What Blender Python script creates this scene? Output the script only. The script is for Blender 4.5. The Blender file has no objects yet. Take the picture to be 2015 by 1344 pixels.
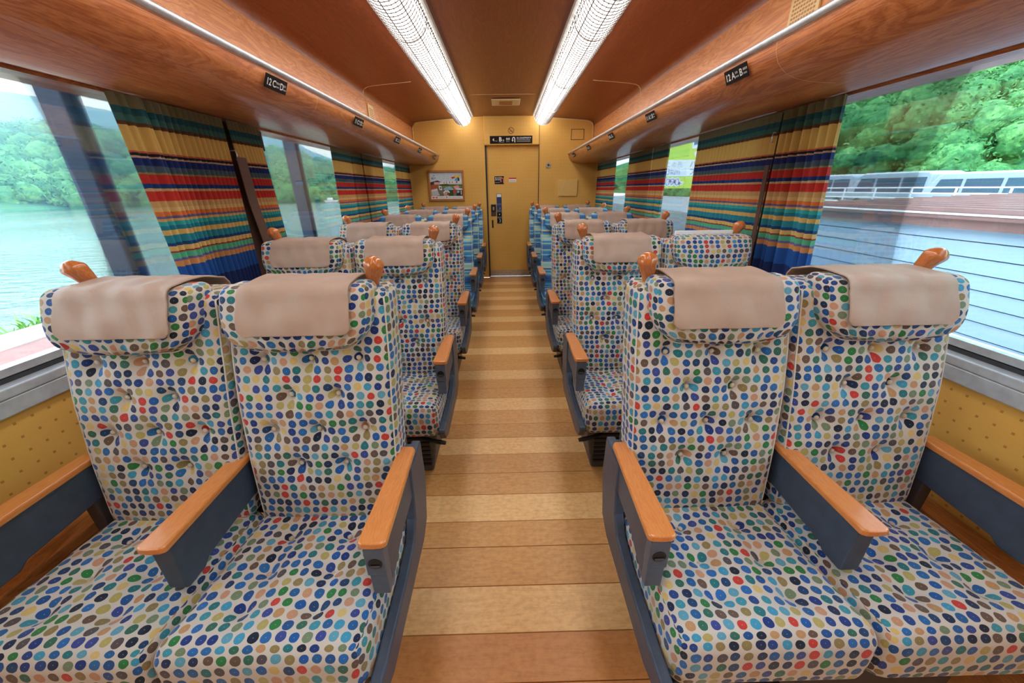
import bpy, bmesh, math, random
import numpy as np
from mathutils import Vector, Matrix

S = bpy.context.scene
COL = S.collection
rnd = random.Random(7)

# ------------------------------------------------------------------ camera
F_PX, PITCH, YAW, ROLL = 718.9, 0.3948, 0.0138, -0.0130
cd = bpy.data.cameras.new('camera')
cam = bpy.data.objects.new('camera', cd)
COL.objects.link(cam)
cd.sensor_fit = 'HORIZONTAL'
cd.sensor_width = 36.0
cd.lens = F_PX / 2015.0 * 36.0
cd.clip_start = 0.02
cd.clip_end = 6000
fw = Vector((math.sin(YAW) * math.cos(PITCH), math.cos(YAW) * math.cos(PITCH), -math.sin(PITCH)))
rt = Vector((math.cos(YAW), -math.sin(YAW), 0))
up = rt.cross(fw)
r2 = rt * math.cos(ROLL) + up * math.sin(ROLL)
u2 = up * math.cos(ROLL) - rt * math.sin(ROLL)
M4 = Matrix((r2, u2, -fw)).transposed().to_4x4()
M4.translation = Vector((-0.0153, 0, 1.35))
cam.matrix_world = M4
S.camera = cam

# ------------------------------------------------------------------ world: bright overcast sky
w = bpy.data.worlds.new('overcast_sky')
S.world = w
w.use_nodes = True
bg = w.node_tree.nodes['Background']
bg.inputs[0].default_value = (0.90, 0.95, 1.0, 1)
bg.inputs[1].default_value = 3.4
S.view_settings.view_transform = 'Standard'
S.view_settings.look = 'None'
S.view_settings.gamma = 1.0
S.view_settings.exposure = 0.85
S.view_settings.use_curve_mapping = False
LAMP_STRENGTH = 5.2
S.cycles.use_denoising = True
S.cycles.max_bounces = 8
S.cycles.diffuse_bounces = 4
S.cycles.transparent_max_bounces = 12
S.cycles.sample_clamp_indirect = 8.0
S.cycles.volume_bounces = 1

OX = -0.019            # centre line of the car body
XW = 1.44              # half width at the wall
YB, YE = -1.3, 6.04    # where the model stops behind the camera, far end of the saloon


# ------------------------------------------------------------------ materials
def lin(r, g, b):
    f = lambda c: (c / 255 / 12.92) if c / 255 <= 0.04045 else ((c / 255 + 0.055) / 1.055) ** 2.4
    return (f(r), f(g), f(b), 1)


class NT:
    def __init__(self, name):
        self.m = bpy.data.materials.new(name)
        self.m.use_nodes = True
        self.t = self.m.node_tree
        self.b = self.t.nodes['Principled BSDF']
        self.out = self.t.nodes['Material Output']

    def n(self, kind, **kw):
        x = self.t.nodes.new(kind)
        for k, v in kw.items():
            setattr(x, k, v)
        return x

    def l(self, a, b):
        self.t.links.new(a, b)

    def put(self, v, sock):
        if isinstance(v, (int, float)):
            sock.default_value = v
        elif isinstance(v, tuple):
            sock.default_value = v
        else:
            self.l(v, sock)

    def math(self, op, a, b=None, c=None):
        x = self.n('ShaderNodeMath', operation=op)
        for i, v in enumerate((a, b, c)):
            if v is not None:
                self.put(v, x.inputs[i])
        return x.outputs[0]

    def vmath(self, op, a, b=None):
        x = self.n('ShaderNodeVectorMath', operation=op)
        for i, v in enumerate((a, b)):
            if v is not None:
                self.put(v, x.inputs[i])
        return x.outputs['Vector'] if op not in ('LENGTH', 'DOT_PRODUCT', 'DISTANCE') else x.outputs['Value']

    def mix(self, fac, a, b, mode='MIX'):
        x = self.n('ShaderNodeMix', data_type='RGBA', blend_type=mode)
        self.put(fac, x.inputs[0])
        self.put(a, x.inputs[6])
        self.put(b, x.inputs[7])
        return x.outputs[2]

    def ramp(self, fac, stops, interp='LINEAR'):
        x = self.n('ShaderNodeValToRGB')
        r = x.color_ramp
        r.interpolation = interp
        while len(r.elements) > 1:
            r.elements.remove(r.elements[-1])
        r.elements[0].position = stops[0][0]
        r.elements[0].color = stops[0][1]
        for p, c in stops[1:]:
            e = r.elements.new(p)
            e.color = c
        self.put(fac, x.inputs[0])
        return x.outputs[0]

    def coord(self, kind='Object', scale=None):
        c = self.n('ShaderNodeTexCoord').outputs[kind]
        if scale is not None:
            c = self.vmath('MULTIPLY', c, scale)
        return c

    def noise(self, vec, scale=5, detail=4, rough=0.5, dist=0.0):
        x = self.n('ShaderNodeTexNoise')
        self.put(vec, x.inputs['Vector'])
        x.inputs['Scale'].default_value = scale
        x.inputs['Detail'].default_value = detail
        x.inputs['Roughness'].default_value = rough
        x.inputs['Distortion'].default_value = dist
        return x.outputs['Fac']

    def bump(self, h, strength=0.2, dist=0.01):
        x = self.n('ShaderNodeBump')
        x.inputs['Strength'].default_value = strength
        x.inputs['Distance'].default_value = dist
        self.l(h, x.inputs['Height'])
        self.l(x.outputs[0], self.b.inputs['Normal'])

    def set(self, color=None, rough=None, metal=None, spec=None, coat=None):
        if color is not None:
            self.put(color, self.b.inputs['Base Color'])
        if rough is not None:
            self.put(rough, self.b.inputs['Roughness'])
        if metal is not None:
            self.b.inputs['Metallic'].default_value = metal
        if spec is not None:
            self.b.inputs['Specular IOR Level'].default_value = spec
        if coat is not None:
            self.b.inputs['Coat Weight'].default_value = coat
            self.b.inputs['Coat Roughness'].default_value = 0.08
        return self


def plain(name, rgb, rough=0.5, metal=0.0, spec=0.5, coat=None, var=0.12, vscale=30):
    k = NT(name)
    c = lin(*rgb)
    f = k.noise(k.coord(), vscale, 3)
    d = tuple(x * (1 - var) for x in c[:3]) + (1,)
    e = tuple(min(1, x * (1 + var)) for x in c[:3]) + (1,)
    k.set(k.ramp(f, [(0.3, d), (0.7, e)]), rough, metal, spec, coat)
    return k.m


def emit(name, rgb, strength):
    k = NT(name)
    e = k.n('ShaderNodeEmission')
    e.inputs[0].default_value = rgb
    e.inputs[1].default_value = strength
    k.l(e.outputs[0], k.out.inputs[0])
    return k.m


def wood(name, dark, light, scale=(5, 0.55, 5), rough=0.3, tint=False, coat=None, spec=0.5, nscale=3.0, dist=1.2, rings_w=.8):
    k = NT(name)
    v = k.coord('Object', scale)
    if tint:
        oi = k.n('ShaderNodeObjectInfo')
        off = k.n('ShaderNodeCombineXYZ')
        k.l(k.math('MULTIPLY', oi.outputs['Random'], 37.0), off.inputs[0])
        k.l(k.math('MULTIPLY', oi.outputs['Random'], 91.0), off.inputs[1])
        v = k.vmath('ADD', v, off.outputs[0])
    f1 = k.noise(v, nscale, 6, 0.6, dist)
    rings = k.math('FRACT', k.math('MULTIPLY', f1, 9.0))
    rr = k.math('ABSOLUTE', k.math('SUBTRACT', rings, 0.5))
    f2 = k.noise(k.vmath('MULTIPLY', v, (7, 1.0, 7)), nscale * 3, 4, 0.6)
    f = k.math('ADD', k.math('MULTIPLY', rr, rings_w), k.math('MULTIPLY', f2, 1.4 - rings_w))
    c = k.ramp(f, [(0.2, lin(*dark)), (0.75, lin(*light))])
    if tint:
        c = k.mix(1.0, c, oi.outputs['Color'], 'MULTIPLY')
    k.set(c, rough, 0, spec, coat)
    k.bump(f2, 0.05, 0.002)
    return k.m


M = {}
M['panel'] = wood('panel_wood', (160, 84, 42), (208, 132, 78), (4, 0.5, 4), 0.30, spec=0.5)
M['panel'].node_tree.nodes['Principled BSDF'].inputs['Coat Weight'].default_value = .45
M['panel'].node_tree.nodes['Principled BSDF'].inputs['Coat Roughness'].default_value = .22
M['ceil'] = wood('ceiling_wood', (114, 54, 24), (148, 76, 36), (5, 0.5, 5), 0.36, spec=0.4)
M['plank'] = wood('plank_wood', (190, 146, 100), (222, 184, 138), (0.9, 9, 9), 0.36, tint=True, spec=0.45, nscale=2.2, dist=0.4, rings_w=.35)
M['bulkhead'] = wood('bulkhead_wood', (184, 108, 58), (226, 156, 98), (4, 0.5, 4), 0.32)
M['heater'] = wood('heater_wood', (140, 84, 42), (190, 126, 72), (5, 0.6, 5), 0.45)
M['cap'] = wood('armrest_wood', (206, 124, 62), (220, 142, 78), (9, 1.4, 9), 0.24, coat=0.4)
M['paw'] = wood('paw_wood', (182, 98, 48), (210, 128, 70), (9, 9, 2), 0.18, coat=0.7)
M['frame'] = wood('frame_wood', (150, 92, 44), (196, 134, 76), (8, 8, 8), 0.4)
M['pier'] = plain('pier_brown', (84, 56, 46), 0.6)
M['slate'] = plain('slate_plastic', (62, 73, 91), 0.42)
M['slate_light'] = plain('slate_control', (82, 92, 110), 0.4)
M['dark'] = plain('dark_plastic', (66, 62, 66), 0.45)
M['black'] = plain('black_plastic', (22, 22, 24), 0.45)
M['grille'] = plain('grille_grey', (78, 80, 86), 0.5)
M['alu'] = plain('aluminium', (214, 218, 224), 0.32, 0.6)
M['sill'] = plain('sill_aluminium', (196, 204, 214), 0.35, 0.3)
M['rubber'] = plain('gasket_rubber', (48, 50, 56), 0.6)
M['white'] = plain('white_plastic', (236, 238, 240), 0.4, var=0.03)
M['cream'] = plain('cream_panel', (226, 196, 138), 0.5, var=0.04)
M['wire'] = plain('lamp_wire', (110, 100, 96), 0.5, 0.0)
M['strip'] = plain('lamp_strip', (210, 208, 202), 0.4, 0.2)
M['steel'] = plain('brushed_steel', (186, 182, 176), 0.3, 0.8)
M['cover'] = None
M['ink'] = plain('black_ink', (26, 22, 22), 0.7, spec=.2)
M['print_white'] = plain('white_print', (240, 240, 238), 0.5, var=0.02)
M['print_grey'] = plain('grey_print', (150, 152, 152), 0.5, var=0.02)
M['print_red'] = plain('red_print', (196, 44, 40), 0.5, var=0.05)
M['print_pink'] = plain('pink_print', (214, 120, 110), 0.5, var=0.05)
M['print_blue'] = plain('blue_print', (40, 52, 110), 0.5, var=0.08)
M['print_slate'] = plain('slate_print', (92, 104, 112), 0.5, var=0.08)

# wallpaper with small square motif
def wallpaper(name, axis, amt):
    k = NT(name)
    sp = k.n('ShaderNodeSeparateXYZ')
    k.l(k.coord(), sp.inputs[0])
    a = sp.outputs['X' if axis == 'x' else 'Y']
    z = sp.outputs['Z']
    ds = []
    for c, p in ((a, 0.0435), (z, 0.0455)):
        f = k.math('FRACT', k.math('ADD', k.math('DIVIDE', c, p), 100.35))
        ds.append(k.math('LESS_THAN', k.math('ABSOLUTE', k.math('SUBTRACT', f, 0.5)), 0.085))
    m = k.math('MULTIPLY', k.math('MULTIPLY', ds[0], ds[1]), amt)
    n = k.noise(k.coord(), 260, 2)
    n2 = k.noise(k.coord(), 3, 3)
    base = k.ramp(n2, [(0.3, lin(226, 176, 88)), (0.7, lin(234, 186, 100))])
    base = k.mix(k.math('MULTIPLY', n, 0.16), base, lin(190, 136, 62))
    k.set(k.mix(m, base, lin(166, 112, 50)), 0.55, 0, 0.3)
    k.bump(n, 0.15, 0.001)
    return k.m


M['paper_y'] = wallpaper('wallpaper_side', 'y', .75)
M['paper_x'] = wallpaper('wallpaper_end', 'x', .4)


# fabrics (UV in metres)
def dots():
    k = NT('dotted_fabric')
    PX, PY = 0.0288, 0.0258
    uv = k.n('ShaderNodeUVMap').outputs[0]
    oi = k.n('ShaderNodeObjectInfo').outputs['Random']
    wob = k.n('ShaderNodeTexNoise')
    wob.inputs['Scale'].default_value = 55
    wob.inputs['Detail'].default_value = 2
    k.l(uv, wob.inputs['Vector'])
    wv = k.vmath('MULTIPLY', k.vmath('SUBTRACT', wob.outputs['Color'], (0.5, 0.5, 0.5)), (0.12, 0.12, 0))
    g = k.vmath('ADD', k.vmath('MULTIPLY', uv, (1 / PX, 1 / PY, 0)), wv)
    sp0 = k.n('ShaderNodeSeparateXYZ')
    k.l(g, sp0.inputs[0])
    # each second row is set off a little
    par = k.math('MULTIPLY', k.math('FRACT', k.math('MULTIPLY', k.math('FLOOR', sp0.outputs[1]), 0.37)), 0.35)
    gx = k.math('ADD', sp0.outputs[0], par)
    cx = k.math('FLOOR', gx)
    cy = k.math('FLOOR', sp0.outputs[1])
    fx = k.math('SUBTRACT', k.math('FRACT', gx), 0.5)
    fy = k.math('SUBTRACT', k.math('FRACT', sp0.outputs[1]), 0.5)
    cell = k.n('ShaderNodeCombineXYZ')
    k.l(cx, cell.inputs[0])
    k.l(cy, cell.inputs[1])
    k.l(k.math('MULTIPLY', oi, 50.0), cell.inputs[2])
    wn = k.n('ShaderNodeTexWhiteNoise', noise_dimensions='3D')
    k.l(cell.outputs[0], wn.inputs[0])
    sc = k.n('ShaderNodeSeparateColor')
    k.l(wn.outputs['Color'], sc.inputs[0])
    dx = k.math('ADD', fx, k.math('MULTIPLY', k.math('SUBTRACT', sc.outputs[0], 0.5), 0.12))
    dy = k.math('ADD', fy, k.math('MULTIPLY', k.math('SUBTRACT', sc.outputs[1], 0.5), 0.12))
    d = k.math('SQRT', k.math('ADD', k.math('POWER', k.math('MULTIPLY', dx, PX), 2), k.math('POWER', k.math('MULTIPLY', dy, PY), 2)))
    rad = k.math('ADD', 0.0102, k.math('MULTIPLY', sc.outputs[2], 0.0015))
    inside = k.math('LESS_THAN', d, rad)
    pal = [(24, 56, 130), (40, 108, 172), (66, 158, 196), (26, 44, 84), (36, 120, 128), (88, 78, 82), (196, 150, 104), (40, 110, 184),
           (222, 192, 122), (30, 84, 150), (20, 34, 58), (96, 164, 190), (52, 110, 92), (206, 62, 52), (34, 98, 160), (150, 132, 84),
           (44, 128, 66), (58, 74, 150), (204, 152, 120), (60, 150, 170), (28, 66, 112), (120, 140, 110), (108, 84, 70), (24, 92, 168), (186, 172, 104), (38, 70, 140)]
    stops = [(i / len(pal), lin(*c)) for i, c in enumerate(pal)]
    col = k.ramp(wn.outputs['Value'], stops, 'CONSTANT')
    fz = k.noise(uv, 900, 2)
    base = k.ramp(fz, [(0.3, lin(186, 178, 170)), (0.7, lin(212, 205, 198))])
    col = k.mix(k.math('MULTIPLY', fz, 0.35), col, (0.02, 0.02, 0.03, 1))
    # small bright speck in the middle of a dot
    speck = k.math('LESS_THAN', d, 0.0009)
    col = k.mix(k.math('MULTIPLY', speck, 0.4), col, lin(225, 215, 200))
    k.set(k.mix(inside, base, col), 0.85, 0, 0.25)
    k.b.inputs['Sheen Weight'].default_value = 0.2
    k.bump(fz, 0.2, 0.001)
    return k.m


def stripes():
    k = NT('striped_fabric')
    uv = k.n('ShaderNodeUVMap').outputs[0]
    sp = k.n('ShaderNodeSeparateXYZ')
    k.l(uv, sp.inputs[0])
    streak = k.noise(k.vmath('MULTIPLY', uv, (4, 120, 0)), 1.0, 3)
    v = k.math('ADD', k.math('DIVIDE', sp.outputs[1], 0.0155), k.math('MULTIPLY', streak, 0.7))
    fl = k.math('FLOOR', v)
    wn = k.n('ShaderNodeTexWhiteNoise', noise_dimensions='1D')
    k.l(fl, wn.inputs['W'])
    pal = [(36, 92, 160), (44, 138, 196), (110, 196, 224), (30, 62, 128), (204, 204, 150), (62, 150, 200), (196, 200, 160), (36, 110, 180), (130, 196, 216), (84, 120, 170), (24, 80, 150), (150, 190, 170), (48, 160, 214)]
    col = k.ramp(wn.outputs['Value'], [(i / len(pal), lin(*c)) for i, c in enumerate(pal)], 'CONSTANT')
    n = k.noise(uv, 700, 2)
    col = k.mix(k.math('MULTIPLY', streak, 0.3), col, lin(150, 190, 210))
    k.set(col, 0.8, 0, 0.25)
    k.bump(n, 0.2, 0.001)
    return k.m


M['dots'] = dots()
M['stripes'] = stripes()
M['piping'] = plain('piping_cloth', (212, 206, 198), 0.8, var=0.05)
M['button'] = plain('button_cloth', (190, 178, 160), 0.22, var=0.2, vscale=60)


def cover_mat():
    k = NT('beige_leatherette')
    n = k.noise(k.coord(), 420, 2)
    n2 = k.noise(k.coord(), 9, 3)
    k.set(k.ramp(n2, [(0.3, lin(176, 148, 132)), (0.7, lin(188, 162, 146))]), 0.5, 0, 0.35)
    k.bump(k.math('ADD', k.math('MULTIPLY', n, 0.1), n2), 0.5, 0.012)
    return k.m


M['cover'] = cover_mat()


def curtain_mat():
    k = NT('striped_curtain')
    st = [(1.70, (140, 128, 96)), (1.652, (48, 100, 108)), (1.625, (76, 122, 116)), (1.602, (104, 70, 52)), (1.588, (214, 168, 92)), (1.503, (190, 92, 72)),
          (1.496, (36, 32, 40)), (1.487, (200, 160, 130)), (1.482, (32, 46, 104)), (1.453, (76, 92, 104)), (1.428, (150, 130, 80)), (1.421, (196, 52, 46)),
          (1.388, (30, 62, 120)), (1.372, (214, 170, 120)), (1.360, (204, 56, 48)), (1.323, (206, 160, 104)), (1.300, (220, 178, 120)), (1.283, (222, 118, 58)), (1.266, (110, 96, 136)),
          (1.255, (216, 164, 104)), (1.246, (54, 164, 160)), (1.228, (36, 122, 142)), (1.212, (218, 172, 100)), (1.190, (40, 132, 148)), (1.162, (36, 66, 118)),
          (1.147, (220, 176, 108)), (1.128, (150, 52, 48)), (1.119, (88, 176, 136)), (1.095, (110, 96, 150)), (1.085, (208, 140, 86)), (1.064, (34, 84, 156)), (0.985, (30, 50, 104))]
    z0, z1 = 1.72, 0.85
    sp = k.n('ShaderNodeSeparateXYZ')
    k.l(k.coord(), sp.inputs[0])
    n = k.noise(k.coord('Object', (1, 1, 6)), 60, 3)
    z = k.math('ADD', sp.outputs[2], k.math('MULTIPLY', k.math('SUBTRACT', n, 0.5), 0.006))
    f = k.math('DIVIDE', k.math('SUBTRACT', z0, z), z0 - z1)
    stops = []
    for i, (zz, c) in enumerate(st):
        stops.append((max(0, (z0 - zz) / (z0 - z1)), lin(*c)))
    stops[0] = (0.0, stops[0][1])
    col = k.ramp(f, stops[:32], 'CONSTANT')
    weave = k.noise(k.coord('Object', (1, 1, 1)), 500, 2)
    col = k.mix(k.math('MULTIPLY', weave, 0.3), col, (0.03, 0.02, 0.02, 1))
    k.set(col, 0.85, 0, 0.2)
    tr = k.n('ShaderNodeBsdfTranslucent')
    k.l(col, tr.inputs[0])
    mx = k.n('ShaderNodeMixShader')
    mx.inputs[0].default_value = 0.2
    k.l(k.b.outputs[0], mx.inputs[1])
    k.l(tr.outputs[0], mx.inputs[2])
    k.l(mx.outputs[0], k.out.inputs[0])
    return k.m


M['curtain'] = curtain_mat()


def glass_mat():
    k = NT('tinted_window_glass')
    tr = k.n('ShaderNodeBsdfTransparent')
    tr.inputs[0].default_value = (0.82, 0.925, 0.985, 1)
    gl = k.n('ShaderNodeBsdfGlossy')
    gl.inputs['Roughness'].default_value = 0.02
    fr = k.n('ShaderNodeFresnel')
    fr.inputs[0].default_value = 1.45
    mx = k.n('ShaderNodeMixShader')
    k.l(k.math('MULTIPLY', fr.outputs[0], 0.8), mx.inputs[0])
    k.l(tr.outputs[0], mx.inputs[1])
    k.l(gl.outputs[0], mx.inputs[2])
    k.l(mx.outputs[0], k.out.inputs[0])
    return k.m


M['glass'] = glass_mat()
M['diffuser'] = emit('lamp_diffuser', (1.0, 0.955, 0.90, 1), LAMP_STRENGTH)


def foliage(name, cols, scale, bd):
    k = NT(name)
    v = k.coord()
    n = k.noise(v, scale, 8, 0.75)
    vo = k.n('ShaderNodeTexVoronoi')
    vo.inputs['Scale'].default_value = scale * 1.3
    k.l(k.vmath('ADD', v, k.vmath('MULTIPLY', k.n('ShaderNodeTexNoise').outputs['Color'], (.3, .3, .3))), vo.inputs['Vector'])
    n2 = k.noise(v, scale * 0.12, 3)
    f = k.math('ADD', k.math('ADD', k.math('MULTIPLY', n, 0.55), k.math('MULTIPLY', n2, 0.45)), k.math('MULTIPLY', vo.outputs['Color'], .12))
    k.set(k.ramp(f, [(0.36 + 0.34 * i / (len(cols) - 1), lin(*c)) for i, c in enumerate(cols)]), 0.8, 0, 0.2)
    k.bump(k.math('SUBTRACT', n, k.math('MULTIPLY', vo.outputs['Distance'], .6)), 0.8, bd)
    return k.m


M['leaf_near'] = foliage('hillside_leaves', [(24, 66, 44), (54, 114, 68), (84, 148, 84), (132, 188, 112)], 3.2, .02)
M['leaf_far'] = foliage('shore_leaves', [(38, 86, 60), (70, 126, 74), (118, 166, 92)], 0.7, .1)
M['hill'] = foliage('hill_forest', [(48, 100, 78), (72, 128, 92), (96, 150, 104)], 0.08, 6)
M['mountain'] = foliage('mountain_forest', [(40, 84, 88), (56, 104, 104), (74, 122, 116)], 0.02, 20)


# ------------------------------------------------------------------ mesh helpers
def mesh_from(name, verts, faces, mat=None, uvs=None, smooth=False, merge=None, flip_fix=False):
    me = bpy.data.meshes.new(name)
    me.from_pydata([tuple(map(float, v)) for v in verts], [], [tuple(f) for f in faces])
    if uvs is not None:
        ul = me.uv_layers.new(name='UVMap')
        li = np.zeros(len(me.loops), dtype=np.int32)
        me.loops.foreach_get('vertex_index', li)
        ul.data.foreach_set('uv', np.asarray(uvs, dtype=np.float32)[li].ravel())
    if merge or flip_fix:
        bm = bmesh.new()
        bm.from_mesh(me)
        if merge:
            bmesh.ops.remove_doubles(bm, verts=bm.verts, dist=merge)
        if flip_fix:
            bmesh.ops.recalc_face_normals(bm, faces=bm.faces)
        bm.to_mesh(me)
        bm.free()
    if smooth:
        me.polygons.foreach_set('use_smooth', [True] * len(me.polygons))
    if mat is not None:
        me.materials.append(mat)
    return me


def add(name, me, parent=None, loc=None, rot=None):
    o = bpy.data.objects.new(name, me)
    COL.objects.link(o)
    if parent is not None:
        o.parent = parent
    if loc is not None:
        o.location = loc
    if rot is not None:
        o.rotation_euler = rot
    return o


def tag(o, label=None, cat=None, group=None, kind=None):
    if label:
        o['label'] = label
    if cat:
        o['category'] = cat
    if group:
        o['group'] = group
    if kind:
        o['kind'] = kind
    return o


def empty(name, loc):
    o = bpy.data.objects.new(name, None)
    o.empty_display_size = 0.1
    COL.objects.link(o)
    o.location = loc
    return o


def struct(o):
    o['kind'] = 'structure'
    return o


class MB:
    """collects shapes of ONE part"""

    def __init__(self):
        self.v, self.f = [], []

    def raw(self, vs, fs):
        n = len(self.v)
        self.v += [tuple(a) for a in vs]
        self.f += [tuple(i + n for i in f) for f in fs]
        return self

    def box(self, x0, x1, y0, y1, z0, z1):
        vs = [(x, y, z) for x in (x0, x1) for y in (y0, y1) for z in (z0, z1)]
        return self.raw(vs, [(0, 1, 3, 2), (4, 6, 7, 5), (0, 4, 5, 1), (2, 3, 7, 6), (0, 2, 6, 4), (1, 5, 7, 3)])

    def tube(self, pts, r, n=8, caps=True):
        pts = [Vector(p) for p in pts]
        rs = r if isinstance(r, (list, tuple)) else [r] * len(pts)
        vs, fs = [], []
        for i, p in enumerate(pts):
            a = pts[max(i - 1, 0)]
            b = pts[min(i + 1, len(pts) - 1)]
            t = (b - a).normalized()
            ref = Vector((0, 0, 1)) if abs(t.z) < 0.9 else Vector((1, 0, 0))
            e1 = t.cross(ref).normalized()
            e2 = t.cross(e1)
            for k in range(n):
                an = 2 * math.pi * k / n
                vs.append(p + (e1 * math.cos(an) + e2 * math.sin(an)) * rs[i])
        for i in range(len(pts) - 1):
            for k in range(n):
                fs.append((i * n + k, i * n + (k + 1) % n, (i + 1) * n + (k + 1) % n, (i + 1) * n + k))
        if caps:
            fs.append(tuple(range(n))[::-1])
            fs.append(tuple((len(pts) - 1) * n + k for k in range(n)))
        return self.raw(vs, fs)

    def prism(self, poly, axis, a, b):
        """poly 2D extruded along axis; axis 'x': poly=(y,z); 'y': (x,z); 'z': (x,y)"""
        mk = {'x': lambda p, t: (t, p[0], p[1]), 'y': lambda p, t: (p[0], t, p[1]), 'z': lambda p, t: (p[0], p[1], t)}[axis]
        n = len(poly)
        vs = [mk(p, a) for p in poly] + [mk(p, b) for p in poly]
        fs = [tuple(range(n))[::-1], tuple(range(n, 2 * n))]
        fs += [(i, (i + 1) % n, n + (i + 1) % n, n + i) for i in range(n)]
        return self.raw(vs, fs)

    def mesh(self, name, mat, smooth=False, bevel=0, seg=2):
        me = mesh_from(name, self.v, self.f, mat, smooth=False, flip_fix=True)
        if bevel:
            bm = bmesh.new()
            bm.from_mesh(me)
            es = [e for e in bm.edges if len(e.link_faces) == 2 and e.calc_face_angle(0) > 0.6]
            bmesh.ops.bevel(bm, geom=es, offset=bevel, segments=seg, affect='EDGES', profile=0.5)
            bm.to_mesh(me)
            bm.free()
        if smooth:
            me.polygons.foreach_set('use_smooth', [True] * len(me.polygons))
        return me

    def build(self, name, mat, parent=None, smooth=False, bevel=0, seg=2, loc=None, rot=None):
        return add(name, self.mesh(name, mat, smooth, bevel, seg), parent, loc, rot)


def box(name, mat, parent, x0, x1, y0, y1, z0, z1, bevel=0, seg=2):
    return MB().box(min(x0, x1), max(x0, x1), min(y0, y1), max(y0, y1), z0, z1).build(name, mat, parent, bevel=bevel, seg=seg)


def rbox(w_, d_, h_, r, step, deform, mat, name, s=1):
    """rounded, finely divided box with UVs in metres; deform(x,y,z)->(X,Y,Z) on numpy arrays"""
    half = np.array([w_ / 2, d_ / 2, h_ / 2])

    def ticks(L):
        n = max(3, int(round((L - 2 * r) / step)) + 1)
        edge = [0, .3, .6, .85]
        return np.concatenate([-L / 2 + r * np.array(edge), np.linspace(-L / 2 + r, L / 2 - r, n), L / 2 - r * np.array(edge[::-1])])

    V, UV, Fc = [], [], []
    for ax in range(3):
        a, b = [i for i in range(3) if i != ax]
        ta, tb = ticks(2 * half[a]), ticks(2 * half[b])
        A, B = np.meshgrid(ta, tb, indexing='ij')
        for sg in (-1, 1):
            P = np.zeros(A.shape + (3,))
            P[..., a], P[..., b], P[..., ax] = A, B, sg * half[ax]
            if ax == 1:
                u, v = A, B
            elif ax == 0:
                u, v = A + half[0] + half[1], B
            else:
                u, v = A, B + half[2] + half[1]
            n0 = sum(len(x) for x in V)
            V.append(P.reshape(-1, 3))
            UV.append(np.stack([u, v], -1).reshape(-1, 2))
            na, nb = A.shape
            for i in range(na - 1):
                for j in range(nb - 1):
                    Fc.append((n0 + i * nb + j, n0 + (i + 1) * nb + j, n0 + (i + 1) * nb + j + 1, n0 + i * nb + j + 1))
    V = np.concatenate(V)
    UV = np.concatenate(UV)
    inner = np.clip(V, -half + r, half - r)
    dv = V - inner
    L = np.linalg.norm(dv, axis=1, keepdims=True)
    V = inner + np.where(L > 1e-9, dv / np.maximum(L, 1e-9) * r, 0)
    X, Y, Z = deform(V[:, 0], V[:, 1], V[:, 2])
    V = np.stack([X * s, Y, Z], -1)
    return mesh_from(name, V, Fc, mat, UV, True, merge=1e-5, flip_fix=True)


def text_mesh(body, size, mat, align='LEFT', bold=0.0):
    c = bpy.data.curves.new('lettering', 'FONT')
    c.body = body
    c.size = size
    c.align_x = align
    c.offset = bold
    c.resolution_u = 3
    o = bpy.data.objects.new('lettering', c)
    COL.objects.link(o)
    dg = bpy.context.evaluated_depsgraph_get()
    me = bpy.data.meshes.new_from_object(o.evaluated_get(dg))
    bpy.data.objects.remove(o)
    bpy.data.curves.remove(c)
    me.materials.clear()
    me.materials.append(mat)
    return me


# ================================================================== SETTING
# ---- floor: boards laid across the aisle
floor = struct(box('floor', M['dark'], None, OX - XW, OX + XW, YB, YE, -0.06, -0.021))
edges = [-1.3, -1.15, -1.0, -0.84, -0.7, -0.55, -0.4, -0.25, -0.1, 0.03, 0.17, 0.3, 0.45, .61, .743, .899, 1.059, 1.184, 1.338, 1.481, 1.626, 1.771, 1.907, 2.06, 2.213, 2.35,
         2.488, 2.642, 2.80, 2.952, 3.095, 3.254, 3.387, 3.543, 3.68, 3.811, 3.986, 4.12, 4.255, 4.432, 4.55, 4.676, 4.835, 4.97, 5.1, 5.28, 5.40, 5.527, 5.698, 5.86, 6.035]
light = {.743, 1.184, 1.626, 2.06, 2.488, 2.952, 3.387, 3.811, 4.255, 4.676, 5.1, 5.527, 0.3, -0.1, -0.55}
for a, b in zip(edges[:-1], edges[1:]):
    o = box('plank', M['plank'], floor, OX - XW + .002, OX + XW - .002, a + .0012, b - .0012, -0.02, 0.0, bevel=.0012, seg=1)
    t = rnd.uniform(-.04, .04)
    if a in light:
        o.color = (1.20 + t, 1.12 + t, .90 + t, 1)
    else:
        o.color = (.94 + t, .74 + t, .47 + t, 1)
    if a == .45 or a == .61:
        o.color = (.84, .56, .34, 1)

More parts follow.
